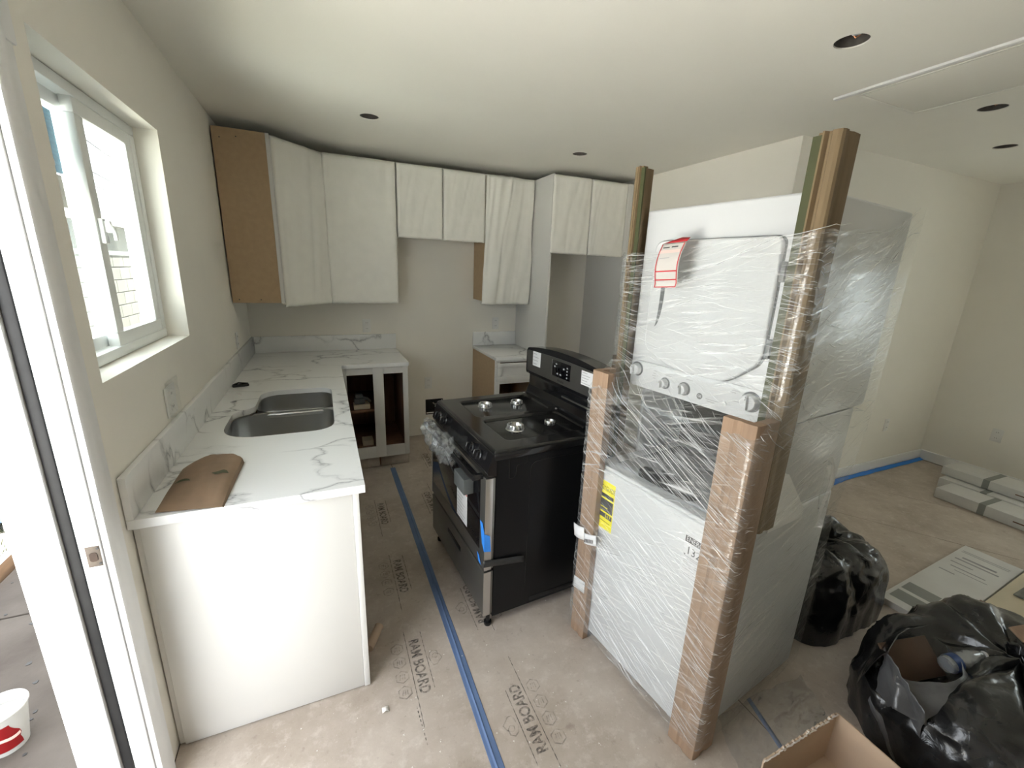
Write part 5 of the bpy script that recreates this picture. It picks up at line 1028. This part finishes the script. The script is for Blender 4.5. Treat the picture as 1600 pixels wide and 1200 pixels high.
# dusty plastic lying by the tower foot
ps = MB().grid(lambda u, v: (1.78+0.50*u+0.10*v+0.03*fbm((u*3, v*3, 1)), -3.46+0.20*v-0.01*u+0.03*fbm((u*3, v*3, 8)), 0.004+0.016*(1-abs(2*fbm((u*5+v*2, v*4, 3), 3)))*math.sin(math.pi*u)**0.5*math.sin(math.pi*v)**0.5), 60, 30, uv=lambda u, v: (u*0.5, v*0.25))
o = ps.build('plastic_sheet', 'dusty_plastic', smooth=40); tag(o, 'dusty crumpled plastic sheet on the floor at the tower foot', 'plastic')

# ================================================================== RIGHT ROOM
wc = thing('flat_carton', 'long flat white carton with faint print on the floor', 'box', (3.235, -3.135, 0.002), R(2.8))
MB().box((0, -0.262, 0), (1.09, 0, 0.036), 0.003).build('carton', 'white_pack', wc)
pk = MB()
for k, (xa, xb, ya, yb) in enumerate(((0.88, 0.90, -0.20, -0.05), (0.84, 0.855, -0.22, -0.03), (0.78, 0.79, -0.13, -0.03), (0.72, 0.73, -0.20, -0.05), (0.68, 0.685, -0.22, -0.08), (0.62, 0.63, -0.10, -0.03), (0.97, 0.975, -0.23, -0.02), (0.99, 0.995, -0.23, -0.02))): pk.box((xa, ya, 0.0363), (xb, yb, 0.0368))
pk.build('printed_line', 'greyink', wc)
for xa, xb in ((0.06, 0.16), (0.19, 0.29)): MB().box((xa, -0.16, 0.0363), (xb, -0.02, 0.0368)).build('printed_panel', 'greyfoil', wc)
c2_ = thing('flat_carton', 'cream flat carton behind the big rubbish bag, beside the white one', 'box', (3.33, -3.41, 0.002), R(2.8))
MB().box((0, -0.42, 0), (1.12, 0, 0.07), 0.003).build('carton', 'beige_pack', c2_)
MB().box((0.0, -0.42, 0.0705), (1.12, -0.415, 0.0712)).build('carton_seam', 'brown', c2_)
sp_ = MB(); r5 = random.Random(11)
for k in range(90):
    cx_, cy_ = r5.uniform(-1.12, -0.5), r5.uniform(-2.5, -0.9); rr0 = r5.uniform(0.004, 0.018)
    sp_.prism([(cx_+rr0*r5.uniform(0.5, 1.2)*math.cos(i*1.05), cy_+rr0*r5.uniform(0.5, 1.2)*math.sin(i*1.05)) for i in range(6)], GZ+0.0003, GZ+0.0025)
o = sp_.build('debris', 'cable', smooth=0); tag(o, 'dark dirt clumps scattered over the patio slab outside the door', 'debris', kind='stuff')
bs = thing('brown_strip', 'dark brown strip lying between the white and cream cartons', 'strip', (3.34, -3.445, 0.0745), R(6))
MB().box((0.0, 0.0, 0), (0.30, 0.03, 0.012), 0.002).build('strip', 'brown', bs)
MB().box((0.19, -0.001, 0.0121), (0.215, 0.031, 0.0126)).build('strip_label', 'paper', bs)
rgc = MB().grid(lambda u, v: (3.88+0.16*u+0.01*fbm((u*4, v*4, 1)), -3.56+0.13*v, 0.076+0.06*math.sin(math.pi*u)**0.7*math.sin(math.pi*v)**0.7*(1+0.6*fbm((u*5, v*5, 6), 3))), 24, 24)
o = rgc.build('crumpled_cloth', 'greyfoil', solid=0.003, soff=1); tag(o, 'crumpled grey cloth lying on the cream carton', 'cloth')
o = MB().grid(lambda u, v: (3.76+0.14*u, -3.62+0.09*v+0.02*math.sin(3*u), 0.076+0.035*math.sin(math.pi*u)**0.6*math.sin(math.pi*v)**0.6*(1+0.5*fbm((u*5, v*5, 9), 3))), 20, 16).build('leather_glove', 'brown', solid=0.003, soff=1); tag(o, 'crumpled brown work glove next to the grey cloth', 'glove')
PL = [('lower long white trim bundle nearest the camera, right room floor', 5.06, 0.002, 0.24, 0.085, -2.62), ('lower long white trim bundle against the right wall', 5.33, 0.002, 0.30, 0.085, -2.53), ('long white trim bundle lying on top of the stack', 5.42, 0.092, 0.28, 0.075, -2.50)]
for i, (lb, x, z, w_, h_, ys) in enumerate(PL):
    t = thing('trim_bundle', lb, 'box', (x, ys, z), R(-1.5), 'stacked white trim bundles')
    MB().box((0, -1.9, 0), (w_, 0, h_), 0.006).build('carton', 'white_pack', t)
    MB().box((-0.001, -0.30, -0.0005 if z > 0.05 else 0.0), (w_+0.001, -0.26, h_+0.001), 0.001).build('strap', 'greyfoil', t)
    MB().box((-0.0012, -0.9, h_*0.45), (0.0, -0.45, h_*0.55)).build('printed_line', 'brown', t)
